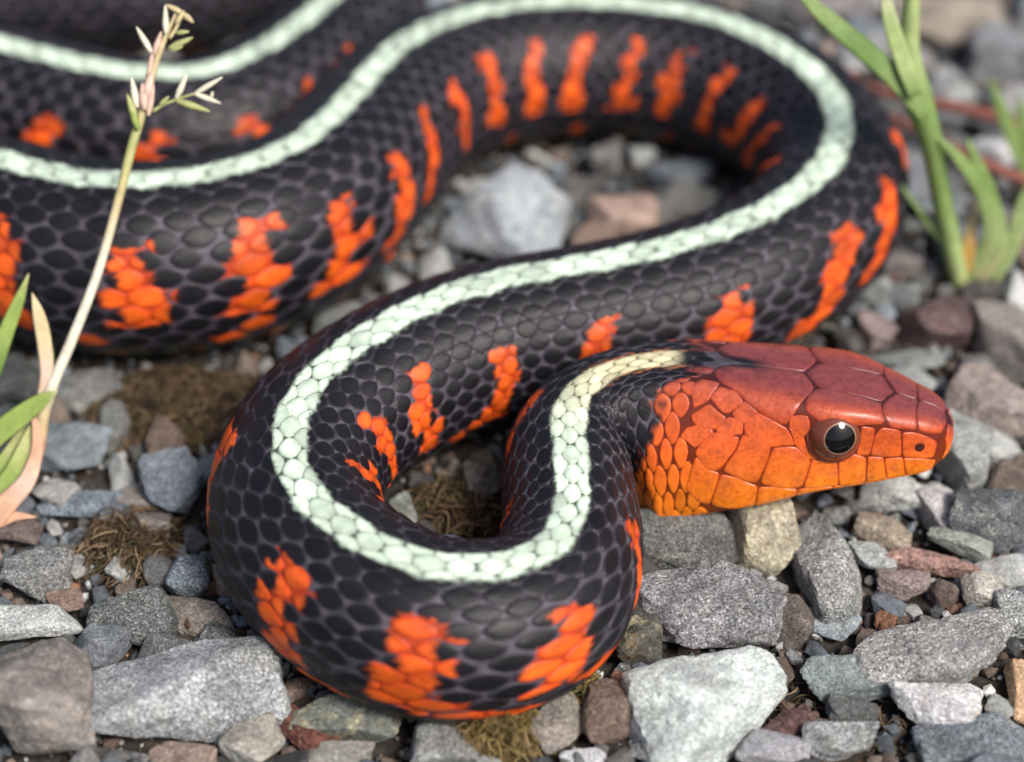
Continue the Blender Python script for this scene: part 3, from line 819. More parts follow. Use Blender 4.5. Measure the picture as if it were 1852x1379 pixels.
BLUE = (.17, .195, .225); GREY = (.23, .235, .235); DARK = (.085, .09, .095); PALE = (.44, .46, .45); TAUPE = (.24, .21, .185); MAUVE = (.20, .155, .15); BROWN = (.15, .105, .08)
WHITE = (.56, .57, .57); TAN = (.36, .29, .22); GREEN = (.24, .28, .26)
STONES = [
    # foreground, left
    (70, 1265, 200, 250, (.27, .245, .225), 'brown', 'large taupe block of stone beside the long pale grey stone', dict(k=.9, rz=12, tilt=(-8, 6))),
    (335, 1258, 370, 165, (.38, .40, .42), 'speck', 'long pale blue-grey stone leaning against the coil', dict(rz=14, k=.85, tilt=(-6, -4))),
    (65, 1122, 170, 70, PALE, 'pale', 'flat whitish stone on top of the taupe block', dict(k=.6, rz=8)),
    (65, 1042, 130, 85, GREY, 'speck', 'grey speckled stone below the pink grass sheath', dict(k=.8)),
    (120, 818, 150, 95, (.19, .225, .25), 'plain', 'smooth blue-grey flat stone next to the base of the seed stalk', dict(k=.45, rz=-10, tilt=(14, 0))),
    (318, 888, 115, 120, BLUE, 'plain', 'slate-blue angular stone touching the outer flank of the coil', dict(k=.7, rz=20)),
    (345, 1040, 80, 95, (.20, .235, .27), 'speck', 'small rounded blue-grey stone squeezed against the outer flank of the coil', dict(k=.8)),
    (250, 1112, 160, 110, (.15, .165, .165), 'speck', 'dark green-grey stone behind the long pale grey stone', dict(rz=-20, k=.75)),
    (355, 1118, 165, 60, TAUPE, 'brown', 'thin brown slab leaning against the coil above the long pale stone', dict(rz=-18, k=.6)),
    (180, 1170, 120, 80, (.14, .155, .175), 'plain', 'dark slate stone wedged behind the taupe block and pale stone', dict(k=.8)),
    (465, 1340, 100, 95, (.36, .34, .30), 'pale', 'beige stone beside the reddish bark chip', dict(rz=-30, k=.6)),
    (640, 1300, 230, 100, (.17, .185, .165), 'lichen', 'mossy green-grey slab under the front of the coil', dict(rz=-14, k=.7)),
    (805, 1350, 150, 100, (.27, .28, .275), 'speck', 'five-sided grey stone between the coil and the golden moss', dict(rz=10, k=.8)),
    (1010, 1312, 120, 100, (.25, .225, .20), 'brown', 'tilted grey-brown block standing beside the golden moss', dict(rz=35, k=.9, tilt=(10, -12))),
    (1055, 1372, 90, 40, (.44, .45, .49), 'pale', 'small lavender-white stone at the foot of the tilted block', dict(k=.7)),
    (620, 1375, 130, 60, (.28, .27, .25), 'plain', 'grey-beige stone between the bark chip and the five-sided stone', dict(k=.7)),
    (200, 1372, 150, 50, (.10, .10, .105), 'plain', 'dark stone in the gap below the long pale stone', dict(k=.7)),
    (330, 1365, 130, 60, (.26, .20, .17), 'brown', 'brown stone tucked below the long pale stone', dict(k=.7, rz=-10)),
    # foreground, right
    (1285, 1275, 300, 190, (.56, .62, .60), 'pale', 'large mint-white stone, the palest big one on the gravel', dict(rz=22, k=.8, tilt=(-6, 8), rough=.035)),
    (1300, 1112, 310, 175, (.25, .25, .26), 'speck', 'large rough speckled grey stone below the throat', dict(rz=8, k=.85, rough=.07)),
    (1245, 988, 210, 130, (.15, .155, .15), 'speck', 'dark grey flat-faced stone right under the orange throat', dict(rz=-28, k=.55)),
    (1378, 960, 140, 150, (.36, .33, .25), 'lichen', 'tan lichen-stained stone under the chin', dict(rz=70, k=.85)),
    (1495, 1015, 120, 240, (.30, .31, .31), 'speck', 'tall mottled grey stone beside the lichen-stained one', dict(rz=12, k=.6, rough=.045)),
    (1615, 885, 120, 70, (.48, .49, .47), 'pale', 'whitish wedge of stone just below the lips', dict(rz=-15, k=.7)),
    (1700, 915, 70, 120, (.55, .53, .54), 'pale', 'pinkish-white upright stone between the white wedge and dark boulder', dict(rz=20, k=.8)),
    (1740, 975, 120, 70, (.30, .33, .29), 'plain', 'green-grey flat stone leaning on the pinkish-white stone', dict(rz=-25, k=.7, seed=31)),
    (1805, 935, 180, 120, (.13, .14, .15), 'speck', 'dark grey boulder beside the pinkish-white upright stone', dict(rz=-12, k=.8)),
    (1635, 1055, 100, 50, (.25, .20, .19), 'brown', 'mauve flat stone below the reddish twig piece', dict(k=.5)),
    (1775, 1080, 75, 72, (.46, .43, .38), 'pale', 'small cream pebble perched on the big grey rock', dict(k=.95)),
    (1832, 1110, 90, 130, (.40, .42, .41), 'speck', 'pale grey stone beside the small cream pebble', dict(k=.9, rz=20)),
    (1690, 1195, 300, 150, (.40, .40, .39), 'speck', 'big light grey rock with a broad sloping face', dict(rz=10, k=.9, rough=.045)),
    (1525, 1222, 180, 85, (.20, .235, .235), 'plain', 'blue-green grey stone in front of the big light grey rock', dict(rz=5, k=.7)),
    (1690, 1275, 180, 105, (.54, .54, .55), 'rust', 'whitish crystalline stone with rusty stains', dict(rz=-10, k=.85, rough=.045)),
    (1780, 1345, 260, 95, (.20, .225, .25), 'speck', 'broad blue-grey stone below the rust-stained one', dict(rz=5, k=.7)),
    (1845, 1255, 60, 120, (.50, .33, .20), 'brown', 'orange-tan stone beside the rust-stained one', dict(k=.8)),
    (1512, 1335, 90, 120, (.36, .37, .37), 'speck', 'narrow pale grey stone beside the dark reddish wood chip', dict(rz=70, k=.6)),
    (1395, 1355, 140, 60, (.32, .32, .345), 'plain', 'lavender-grey stone below the mint-white stone', dict(k=.8)),
    (1200, 1362, 130, 50, (.20, .21, .22), 'speck', 'grey stone partly under the mint-white stone', dict(k=.7)),
    (1132, 1240, 62, 52, (.24, .12, .075), 'brown', 'small reddish-brown pebble between coil and mint-white stone', dict(k=.7, rz=-30)),
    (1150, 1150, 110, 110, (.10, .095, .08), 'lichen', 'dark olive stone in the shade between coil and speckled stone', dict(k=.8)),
    (1503, 1132, 105, 50, (.24, .27, .29), 'plain', 'small blue-grey flake lying behind the blue-green stone', dict(k=.5, rz=-15)),
    (1600, 960, 110, 60, (.33, .28, .22), 'brown', 'tan stone below the white wedge', dict(k=.7, rz=-20)),
    (1575, 1010, 90, 50, (.36, .38, .38), 'pale', 'light flat stone at the tip of the pinkish-brown twig piece', dict(k=.5)),
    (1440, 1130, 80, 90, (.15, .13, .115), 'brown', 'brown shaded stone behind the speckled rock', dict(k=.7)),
    # right, behind the head
    (1742, 805, 130, 165, (.29, .30, .29), 'plain', 'grey pyramid-shaped stone just past the snout', dict(rz=30, k=.85)),
    (1785, 720, 160, 125, (.30, .255, .235), 'brown', 'pinkish-brown stone behind the pyramid-shaped one', dict(rz=-8, k=.7)),
    (1825, 610, 130, 210, (.28, .255, .235), 'brown', 'large taupe rock below the green grass clump', dict(rz=25, k=.8)),
    (1690, 590, 140, 120, (.13, .085, .085), 'plain', 'dark maroon stone between the coil and the taupe rock', dict(k=.75, rz=-20)),
    (1630, 655, 160, 45, (.25, .28, .27), 'plain', 'thin green-grey slab behind the top of the head', dict(k=.45, rz=-8)),
    (1650, 695, 100, 60, (.40, .42, .42), 'pale', 'pale stone just behind the snout', dict(k=.6)),
    (1590, 605, 80, 70, (.23, .18, .175), 'brown', 'mauve stone beside the cream edge of the belly', dict(k=.7)),
    (1840, 535, 60, 100, (.62, .62, .61), 'pale', 'bright white stone beside the taupe rock', dict(k=.8)),
    (1720, 45, 210, 120, (.36, .31, .26), 'brown', 'large tan boulder behind the grass clump', dict(k=.8, rz=-8)),
    (1808, 90, 130, 130, (.24, .255, .27), 'plain', 'grey boulder beside the large tan boulder', dict(k=.8)),
    (1655, 120, 120, 70, (.25, .23, .225), 'plain', 'grey-mauve stone in front of the tan boulder', dict(k=.7)),
    (1560, 110, 130, 80, (.28, .285, .285), 'plain', 'grey stone between the far coil and the grass clump', dict(k=.7, rz=20)),
    (1640, 300, 130, 240, (.20, .22, .24), 'plain', 'big blue-grey slab behind the main grass stalk', dict(k=.5, rz=5)),
    (1790, 275, 90, 70, (.56, .56, .57), 'pale', 'white stone between the two red stems', dict(k=.7)),
    (1500, 20, 160, 80, (.22, .20, .20), 'plain', 'mauve-grey stone beyond the far bend', dict(k=.7, rz=-20)),
    (1385, 2, 150, 50, (.12, .12, .125), 'plain', 'dark grey stone just past the far bend', dict(k=.7, rz=-12)),
    (1690, 215, 100, 80, (.17, .175, .18), 'plain', 'dark grey stone under the upper red stem', dict(k=.7)),
    (1830, 190, 90, 70, (.30, .30, .30), 'plain', 'grey stone between the red stem and the grey boulder', dict(k=.7)),
    (1790, 400, 130, 90, (.16, .15, .14), 'brown', 'brown-grey stone among the bases of the grass blades', dict(k=.7)),
    (1620, 470, 90, 70, (.19, .175, .17), 'brown', 'brown-grey stone between the far bend and the grass clump', dict(k=.7)),
    # inside the loops
    (905, 398, 240, 170, (.34, .375, .41), 'pale', 'large pale blue-grey stone inside the back loop', dict(rz=-15, k=.85, tilt=(0, 8))),
    (1125, 402, 140, 90, (.38, .275, .23), 'brown', 'pinkish-tan stone inside the back loop', dict(k=.8, rz=8)),
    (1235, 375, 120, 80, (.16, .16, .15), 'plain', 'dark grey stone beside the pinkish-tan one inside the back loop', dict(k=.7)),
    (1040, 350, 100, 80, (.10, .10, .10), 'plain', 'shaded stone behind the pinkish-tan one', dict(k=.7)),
    (722, 935, 60, 85, (.26, .28, .25), 'plain', 'green-grey stone inside the front bend', dict(k=.7, rz=15)),
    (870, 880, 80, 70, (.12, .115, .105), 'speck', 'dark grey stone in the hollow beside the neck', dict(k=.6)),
    (190, 82, 110, 50, (.34, .27, .20), 'brown', 'small tan stone between the two rearmost loops', dict(k=.8)),
    # left edge
    (35, 690, 110, 110, (.10, .11, .105), 'plain', 'dark grey stone behind the dry grass leaf', dict(k=.8)),
    (20, 830, 90, 70, (.26, .28, .29), 'plain', 'light grey stone behind the broad green blades', dict(k=.7)),
    (155, 908, 180, 45, (.20, .24, .28), 'speck', 'thin blue-grey sliver of stone near the brown litter', dict(k=.5, rz=4)),
    (95, 892, 90, 50, (.36, .36, .35), 'plain', 'pale grey stone below the smooth blue flat one', dict(k=.6, rz=-25)),
    (255, 905, 120, 50, (.28, .255, .23), 'brown', 'tan-grey stone beside the slate-blue angular one', dict(k=.6, rz=-6)),
    (265, 955, 90, 80, (.23, .20, .185), 'brown', 'brown-grey stone below the tan-grey one', dict(k=.7)),
    (215, 925, 70, 50, (.19, .21, .24), 'plain', 'small slate-blue stone beside the brown litter tuft', dict(k=.7)),
    (20, 960, 110, 60, (.15, .12, .11), 'brown', 'brown stone under the pink grass sheath', dict(k=.6)),
    (120, 1090, 80, 40, (.24, .17, .14), 'brown', 'reddish-brown flake on the whitish stone', dict(k=.4)),
]
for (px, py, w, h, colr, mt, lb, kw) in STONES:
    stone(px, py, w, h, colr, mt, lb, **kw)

# bark and wood chips
stone(555, 1325, 170, 70, (.16, .065, .05), 'bark', 'reddish-brown split bark chip in front of the coil', 'bark', 'bark_chip', rz=-38, k=.6, p=26, rough=.09, nplanes=9)
stone(1690, 1012, 190, 48, (.40, .245, .215), 'bark', 'pinkish-brown stubby twig piece lying on the gravel', 'twig', 'twig_piece', rz=-14, k=1.1, p=10, rough=.07, nplanes=9)
stone(1600, 1130, 60, 40, (.27, .13, .08), 'bark', 'orange-brown wood crumb beside the big light grey rock', 'wood chip', 'wood_chip', rz=60, k=.7, rough=.08)
stone(1425, 1310, 120, 50, (.13, .075, .07), 'bark', 'dark reddish wood chip between mint-white and narrow stones', 'wood chip', 'wood_chip', rz=25, k=.5, rough=.08)

# ------------------------------------------------------------------ small gravel
for (px, py, w, h) in ((330, 725, 320, 120), (235, 975, 120, 80), (905, 1330, 120, 90), (850, 925, 230, 100)):       # matted litter covers the ground here
    c = at_z(px, py, 0); HERO.append((c[0], c[1], w / 210, h / 140, 0))
HER = np.array(HERO)
cl2 = CEN[::6, :2]; cla = SEC[::6, 3, 0]; clz = (CEN[:, 2] - 1.0)[::6]
def snake_gap(x, y):
    d = np.hypot(cl2[:, 0] - x, cl2[:, 1] - y)
    i = (d - cla).argmin()
    return d[i], cla[i], SLEN - S[::6][i]
def hero_free(x, y, r):
    dx, dy = x - HER[:, 0], y - HER[:, 1]
    c, s = np.cos(HER[:, 4]), np.sin(HER[:, 4])
    u = (dx * c + dy * s) / (HER[:, 2] * .92 + r * .55); w = (-dx * s + dy * c) / (HER[:, 3] * .92 + r * .55)
    return np.all(u * u + w * w > 1)
placed = []; grid = {}
def try_place(x, y, r, pack):
    g = (int(math.floor(x)), int(math.floor(y)))
    for i in range(-2, 3):
        for j in range(-2, 3):
            for (a, b2, r2) in grid.get((g[0] + i, g[1] + j), ()):
                if (a - x) ** 2 + (b2 - y) ** 2 < ((r + r2) * pack) ** 2: return False
    grid.setdefault(g, []).append((x, y, r)); return True
for (rmin, rmax, tries) in ((.55, .85, 700), (.36, .55, 3000), (.2, .36, 9000), (.12, .2, 26000)):
    pts = rng.uniform([-24, -19], [24, 34], (tries * 2, 2)); rr = rng.uniform(rmin, rmax, tries * 2)
    for (x, y), r in zip(pts, rr):
        d, a, back = snake_gap(x, y)
        if back > 5.2 and d < a * .62 + r * .75: continue
        if back <= 5.2 and d < a and r > .4: continue
        if not hero_free(x, y, r): continue
        if try_place(x, y, r, .80): placed.append((x, y, r))
PALET = {
    'blue-grey': [(.17, .195, .225), (.20, .23, .26), (.145, .17, .20)],
    'mid-grey': [(.23, .235, .235), (.29, .29, .285), (.19, .195, .19)],
    'dark': [(.085, .09, .095), (.11, .115, .12), (.075, .07, .068)],
    'brown': [(.20, .155, .13), (.15, .11, .09), (.26, .205, .17)],
    'pale': [(.42, .43, .42), (.50, .50, .48), (.38, .40, .41)],
}
kinds = list(PALET); kp = np.array([.30, .27, .14, .17, .12])
VAR = []
for i in range(14):
    r = np.random.default_rng(900 + i)
    V, F = stone_verts(700 + i, (1.0, r.uniform(.62, .9), r.uniform(.45, .72)), 3, 8, 28.0, .04)
    VAR.append((V, F, new_mesh('gravel_stone', V, F, smooth_shade=False)))
recs = []
for (x, y, r) in placed:
    i = rng.integers(0, 14); rz = rng.uniform(0, 6.28); tx, ty = rng.normal(0, .28, 2)
    z = float(ground_h(x, y)) + .10 + r * .30
    kd = kinds[rng.choice(5, p=kp)]; cc = PALET[kd][rng.integers(0, 3)]
    cc = tuple(np.clip(np.array(cc) * rng.uniform(.8, 1.2), .02, .8))
    pj = project(np.array([x, y, z]))
    sz = r * FPX / pj[2]
    inn = (-sz < pj[0] < W0 + sz) and (-sz < pj[1] < H0 + sz)
    iy, ix = int(np.clip(pj[1], 0, H0 - 1) / 12), int(np.clip(pj[0], 0, W0 - 1) / 12)
    hid = zb[iy, ix] < pj[2] - .9
    recs.append([x, y, z, r, i, rz, tx, ty, kd, cc, sz if (inn and not hid) else 0.0])
recs.sort(key=lambda q: -q[-1])
stuffV, stuffF, stuffC, nvs = [], [], [], 0
MATOF = {'blue-grey': 'plain', 'mid-grey': 'speck', 'dark': 'plain', 'brown': 'brown', 'pale': 'pale'}
import re
CUT = re.compile(r' (lying|leaning|beside|below|on|next|touching|squeezed|behind|wedged|between|under|right|inside|just|partly|in|at|tucked|perched|with|near|past|beyond|among|standing|the palest|like|crossing|and)\b|,')
short = [CUT.split(l)[0] for (_, _, l, _) in HNAME]
ANCH = [(x, y, sh) for (x, y, l, py), sh in zip(HNAME, short) if short.count(sh) == 1 and 2 < len(sh.split()) < 7]
used_labels = set()
SHAPES = {0: 'chip', 1: 'stone', 2: 'pebble', 3: 'splinter', 4: 'lump'}
def gravel_label(x, y, r, i, kd):
    near = sorted(ANCH, key=lambda q: (q[0] - x) ** 2 + (q[1] - y) ** 2)
    kind = {'blue-grey': 'blue-grey', 'mid-grey': 'speckled grey', 'dark': 'charcoal', 'brown': 'brown', 'pale': 'whitish'}[kd]
    size = 'tiny' if r < .2 else 'small' if r < .36 else 'medium'
    for a in near[:1]:
        l = '%s %s gravel stone beside the %s' % (size, kind, a[2])
        if l not in used_labels and len(l.split()) <= 16: return l
    for b2 in near[1:9]:
        l = '%s %s stone between %s and %s' % (size, kind, near[0][2], b2[2])
        if l not in used_labels and len(l.split()) <= 16: return l
    return '%s %s gravel stone lying loose among the bigger stones' % (size, kind)
VMESH = {}
for n_, (x, y, z, r, i, rz, tx, ty, kd, cc, sz) in enumerate(recs):
    V, F, me = VAR[i]
    Rm = rotm(rz, tx, ty)
    near = snake_gap(x, y); near = near[0] < near[1] + r * 1.1
    if n_ < 280 and sz > 0:
        Vw = (V * r) @ Rm.T + np.array([x, y, z])
        if near:
            Vw, mv = push_out(Vw)
            o = link('gravel_stone', new_mesh('gravel_stone', Vw - np.array([x, y, z]), F, smooth_shade=False), M_STONE[MATOF[kd]], None, (x, y, z))
        else:
            key = (i, kd)
            if key not in VMESH:
                mc = me.copy(); mc.materials.append(M_STONE[MATOF[kd]]); VMESH[key] = mc
            o = link('gravel_stone', VMESH[key], None, None, (x, y, z))
            o.rotation_euler = Matrix(Rm.tolist()).to_euler(); o.scale = (r, r, r)
        o.color = (*cc, 1)
        lb = gravel_label(x, y, r, i, kd); used_labels.add(lb)
        tag(o, lb, 'gravel', 'loose %s gravel stones' % kd)
    else:
        D1, F1 = ico(2)
        V2 = V[:len(D1)] if False else stone_verts(i, (1.0, .75, .55), 2, 8, 24.0, .05)[0]
        Vw = (V2 * r) @ Rm.T + np.array([x, y, z])
        if near: Vw, mv = push_out(Vw)
        stuffV.append(Vw); stuffF.append(np.array(F1) + nvs); nvs += len(Vw); stuffC.append(np.tile(cc, (len(Vw), 1)))
def attr_stone_material(name):
    m, nt, N, b = mat_new(name)
    a = N.new('ShaderNodeAttribute'); a.attribute_name = 'Col'
    tc = N.new('ShaderNodeTexCoord').outputs['Object']
    f = noise_tex(nt, tc, 14, 5, .7)
    c = mixc(nt, 1.0, a.outputs['Color'], ramp(nt, f, [(.3, .6), (.7, 1.45)]), 'MULTIPLY')
    nt.links.new(c, b.inputs['Base Color']); b.inputs['Roughness'].default_value = .85; b.inputs['Specular IOR Level'].default_value = .25
    nt.links.new(bump(nt, f, .7, .03), b.inputs['Normal'])
    return m
M_ASTONE = attr_stone_material('loose_gravel')
tag(link('gravel', new_mesh('gravel', np.vstack(stuffV), np.vstack(stuffF), np.vstack(stuffC), smooth_shade=False), M_ASTONE), 'fine mixed gravel filling the ground between the stones', 'gravel', kind='stuff')
# grit
ng = 24000
D1, F1 = ico(1); D1 = D1; F1 = np.array(F1)
gx = np.concatenate([rng.uniform(-13, 13, ng * 2 // 3), rng.uniform(-26, 26, ng // 3)]); gy = np.concatenate([rng.uniform(-13, 22, ng * 2 // 3), rng.uniform(-20, 36, ng // 3)])
gr = rng.gamma(2.2, .035, len(gx)).clip(.03, .20)
gz = ground_h(gx, gy) + gr * .35 + .02
dims = rng.uniform(.5, 1.0, (len(gx), 1, 3)); jit = 1 + rng.normal(0, .14, (len(gx), len(D1), 1))
th = rng.uniform(0, 6.28, len(gx)); c_, s_ = np.cos(th)[:, None], np.sin(th)[:, None]
L = D1[None] * dims * jit * gr[:, None, None]
GV = np.stack([L[..., 0] * c_ - L[..., 1] * s_, L[..., 0] * s_ + L[..., 1] * c_, L[..., 2]], -1) + np.stack([gx, gy, gz], -1)[:, None]
pal = np.array([c for k in kinds for c in PALET[k]] + [(.24, .13, .08), (.12, .07, .05), (.10, .07, .055), (.07, .05, .04)])
GC = pal[rng.integers(0, len(pal), len(gx))] * rng.uniform(.6, 1.2, (len(gx), 1))
F1b = F1[None] + (np.arange(len(gx)) * len(D1))[:, None, None]
tag(link('grit', new_mesh('grit', GV.reshape(-1, 3), F1b.reshape(-1, 3), np.repeat(GC, len(D1), 0), smooth_shade=False), M_ASTONE), 'coarse dark grit and crumbs between the gravel', 'grit', kind='stuff')

# ------------------------------------------------------------------ plants
def plant_material(name, trans=.25, rough=.5):
    m, nt, N, b = mat_new(name)
    a = N.new('ShaderNodeAttribute'); a.attribute_name = 'Col'
    tc = N.new('ShaderNodeTexCoord').outputs['Object']
    f = noise_tex(nt, tc, 4, 5, .7)
    c = mixc(nt, 1.0, a.outputs['Color'], ramp(nt, f, [(.3, .8), (.7, 1.2)]), 'MULTIPLY')
    nt.links.new(c, b.inputs['Base Color']); b.inputs['Roughness'].default_value = rough; b.inputs['Specular IOR Level'].default_value = .35
    if trans:
        t = N.new('ShaderNodeBsdfTranslucent'); nt.links.new(c, t.inputs[0])
        mx = N.new('ShaderNodeMixShader'); mx.inputs[0].default_value = trans
        nt.links.new(b.outputs[0], mx.inputs[1]); nt.links.new(t.outputs[0], mx.inputs[2])
        nt.links.new(mx.outputs[0], N['Material Output'].inputs[0])
    return m
M_PLANT = plant_material('grass')
M_FIBRE = plant_material('dry_litter', .15, .8)

def frame_along(Q):
    T = norm(np.gradient(Q, axis=0))
    side = norm(np.cross(T, norm(CAM - Q) * .8 + np.array([0, 0, .3])))
    up = np.cross(side, T)
    return T, side, up

def tube_geo(pts, radii, cols, n=8, step=.12, flat=1.0, fold=0.0):
    """tapered stem or blade with a lens-shaped section; pts world, radii and colours at the points"""
    A = np.hstack([np.asarray(pts, float), np.asarray(radii, float)[:, None], np.asarray(cols, float)])
    Q = resample(catmull(A, 14), step)
    C = Q[:, :3]; r = np.maximum(Q[:, 3], .004); col = Q[:, 4:7]
    T, sd, up = frame_along(C)
    V = []; Cc = []
    for k in range(n):
        t = 2 * math.pi * k / n
        cx, cy = math.cos(t), math.sin(t)
        V.append(C + sd * (r * cx)[:, None] + up * (r * flat * cy + fold * r * abs(cx))[:, None]); Cc.append(col)
    V = np.stack(V, 1); Cc = np.stack(Cc, 1)
    m = len(C); ix = np.arange(m * n).reshape(m, n)
    F = np.stack([ix[:-1], np.roll(ix[:-1], -1, 1), np.roll(ix[1:], -1, 1), ix[1:]], -1).reshape(-1, 4).tolist()
    F.append(ix[0][::-1].tolist()); F.append(ix[-1].tolist())
    return V.reshape(-1, 3), F, Cc.reshape(-1, 3)

def part(name, parent, pts, radii, cols, **kw):
    V, F, C = tube_geo(pts, radii, cols, **kw)
    loc = np.array(parent.location)
    return link(name, new_mesh(name, V - loc, F, C), M_PLANT, parent)

LG = (.30, .40, .10); YG = (.46, .48, .20); STRAW = (.62, .52, .30); WHT = (.80, .76, .62); PINK = (.66, .40, .26); DG = (.12, .22, .04); PK2 = (.72, .52, .42)
def px_line(pix, d0, d1):
    n = len(pix)
    return [at_depth(x, y, d0 + (d1 - d0) * i / (n - 1)) for i, (x, y) in enumerate(pix)]

root = at_z(-18, 955, -.1); rd = float((root - CAM) @ FWD)
gl = link('seed_grass', None, None, None, root)
tag(gl, 'pale grass stalk with a branching seed head rising over the snake, green and dry blades', 'grass plant')
part('stalk', gl, px_line([(-18, 955), (30, 900), (66, 820), (78, 750), (98, 690), (132, 610), (178, 490), (212, 370), (240, 260), (262, 190), (280, 120), (300, 65), (318, 25)], rd, rd - .4),
     [.10, .13, .13, .12, .105, .095, .085, .08, .085, .075, .06, .045, .025], [PINK, PINK, PINK, STRAW, WHT, WHT, WHT, STRAW, YG, STRAW, STRAW, STRAW, STRAW])
def spikelet(parent, a, b2, w, col, depth):
    (x0, y0), (x1, y1) = a, b2
    x1 += (x1 - x0) * .25; y1 += (y1 - y0) * .25
    pts = px_line([(x0, y0), (x0 * .65 + x1 * .35, y0 * .65 + y1 * .35), (x0 * .25 + x1 * .75, y0 * .25 + y1 * .75), (x1, y1)], depth, depth - .05)
    return part('spikelet', parent, pts, [w * .6, w * 1.15, w * .8, .010], [col] * 4, n=6, step=.05, flat=.7)
dd = rd - .4
for a, b2, w, col in [((274, 95), (252, 58), .05, WHT), ((278, 100), (289, 66), .05, PK2), ((300, 62), (299, 20), .05, WHT), ((318, 60), (337, 58), .04, YG), ((305, 88), (340, 72), .055, YG), ((308, 92), (326, 86), .04, YG),
                      ((318, 44), (330, 24), .045, STRAW), ((330, 24), (306, 12), .05, STRAW), ((330, 24), (346, 38), .05, STRAW), ((262, 185), (272, 140), .085, PK2), ((248, 195), (240, 152), .06, WHT),
                      ((246, 220), (233, 180), .06, YG), ((250, 235), (238, 200), .06, LG), ((262, 200), (258, 160), .07, PK2), ((268, 210), (276, 165), .05, PK2),
                      ((318, 180), (334, 144), .05, WHT), ((318, 182), (367, 198), .06, YG), ((352, 170), (392, 146), .045, WHT), ((352, 170), (390, 184), .045, WHT), ((382, 178), (384, 168), .03, WHT), ((288, 192), (302, 178), .04, YG)]:
    spikelet(gl, a, b2, w, col, dd - .02)
part('branch', gl, px_line([(276, 202), (295, 190), (318, 181), (338, 174), (354, 169)], dd, dd - .02), [.035, .03, .028, .022, .016], [YG] * 4 + [STRAW], n=6, step=.06)
part('branch', gl, px_line([(268, 140), (272, 118), (276, 96)], dd, dd), [.05, .05, .03], [STRAW, PK2, PK2], n=6, step=.06)
part('branch', gl, px_line([(306, 70), (318, 52), (330, 24)], dd, dd), [.035, .035, .02], [STRAW] * 3, n=6, step=.06)
part('leaf_blade', gl, px_line([(-60, 850), (-10, 792), (40, 752), (80, 722), (104, 708)], rd - .3, rd - .5), [.16, .20, .19, .12, .01], [LG, LG, LG, LG, YG], flat=.22, fold=.35)
part('leaf_blade', gl, px_line([(70, 735), (84, 680), (80, 620), (70, 570), (58, 530)], rd - .1, rd - .3), [.07, .11, .13, .11, .01], [STRAW, PK2, STRAW, STRAW, STRAW], flat=.2, fold=.3)
part('leaf_blade', gl, px_line([(86, 700), (92, 660), (90, 630), (84, 600)], rd + .1, rd), [.05, .06, .05, .01], [YG, LG, LG, YG], flat=.2, fold=.3)
part('leaf_blade', gl, px_line([(-70, 800), (-20, 690), (12, 600), (34, 545), (52, 495)], rd + .2, rd), [.13, .15, .14, .10, .01], [LG, DG, LG, LG, YG], flat=.22, fold=.35)
part('leaf_blade', gl, px_line([(-60, 960), (-10, 905), (25, 860), (50, 800), (62, 760)], rd - .25, rd - .15), [.18, .22, .2, .13, .04], [DG, LG, LG, YG, YG], flat=.22, fold=.35)
part('leaf_blade', gl, px_line([(-40, 900), (-5, 850), (22, 810), (40, 775), (48, 745)], rd - .1, rd), [.10, .12, .10, .07, .01], [LG, LG, YG, YG, YG], flat=.22, fold=.3)
part('dry_sheath', gl, px_line([(-30, 965), (10, 915), (48, 872), (66, 820), (66, 775), (56, 745)], rd - .3, rd - .25), [.22, .20, .16, .11, .08, .02], [PINK, PINK, PK2, PINK, PINK, PINK], flat=.3, fold=.4)
part('dry_sheath', gl, px_line([(-25, 960), (10, 938), (38, 934), (66, 936)], rd - .32, rd - .3), [.14, .12, .07, .006], [PINK] * 4, flat=.25, fold=.3)

root = at_z(1745, 528, -.1); rd = float((root - CAM) @ FWD)
gr_ = link('grass_clump', None, None, None, root)
tag(gr_, 'green grass clump growing from the gravel beside the far coil', 'grass plant')
BG = (.23, .34, .11); PG = (.42, .52, .22)
def vline(pix, lean=0.0):
    y0 = root[1]
    n = len(pix)
    return [at_y(x, y, y0 + lean * i / (n - 1)) for i, (x, y) in enumerate(pix)]
part('stalk', gr_, vline([(1745, 535), (1728, 470), (1705, 370), (1685, 260), (1662, 180), (1645, 100), (1648, 20), (1655, -60)], 1.2), [.17, .21, .20, .22, .27, .20, .16, .10], [YG, PG, BG, BG, BG, PG, PG, PG], step=.2)
part('leaf_blade', gr_, vline([(1672, 215), (1625, 150), (1560, 90), (1490, 30), (1420, -40)], 1.0), [.10, .19, .20, .16, .03], [BG, BG, DG, BG, BG], flat=.25, fold=.3, step=.2)
part('leaf_blade', gr_, vline([(1655, 175), (1632, 110), (1610, 40), (1592, -50)], 1.0), [.12, .16, .14, .05], [BG, PG, PG, WHT], flat=.25, fold=.3, step=.2)
part('leaf_blade', gr_, vline([(1735, 520), (1790, 430), (1775, 350), (1735, 290), (1700, 250)], .3), [.12, .16, .14, .12, .03], [PG, PG, BG, BG, BG], flat=.25, fold=.3, step=.2)
part('leaf_blade', gr_, vline([(1765, 515), (1805, 440), (1790, 350), (1762, 285), (1750, 250)], .5), [.14, .17, .14, .10, .02], [STRAW, PG, BG, BG, BG], flat=.25, fold=.3, step=.2)
part('leaf_blade', gr_, vline([(1790, 515), (1832, 440), (1850, 370), (1880, 300)], .5), [.14, .17, .15, .05], [PG, PG, PG, BG], flat=.25, fold=.3, step=.2)
part('leaf_blade', gr_, vline([(1748, 500), (1752, 450), (1760, 400), (1768, 370)], .5), [.10, .13, .10, .02], [(.6, .35, .1), (.6, .35, .1), STRAW, STRAW], flat=.25, fold=.3, step=.2)
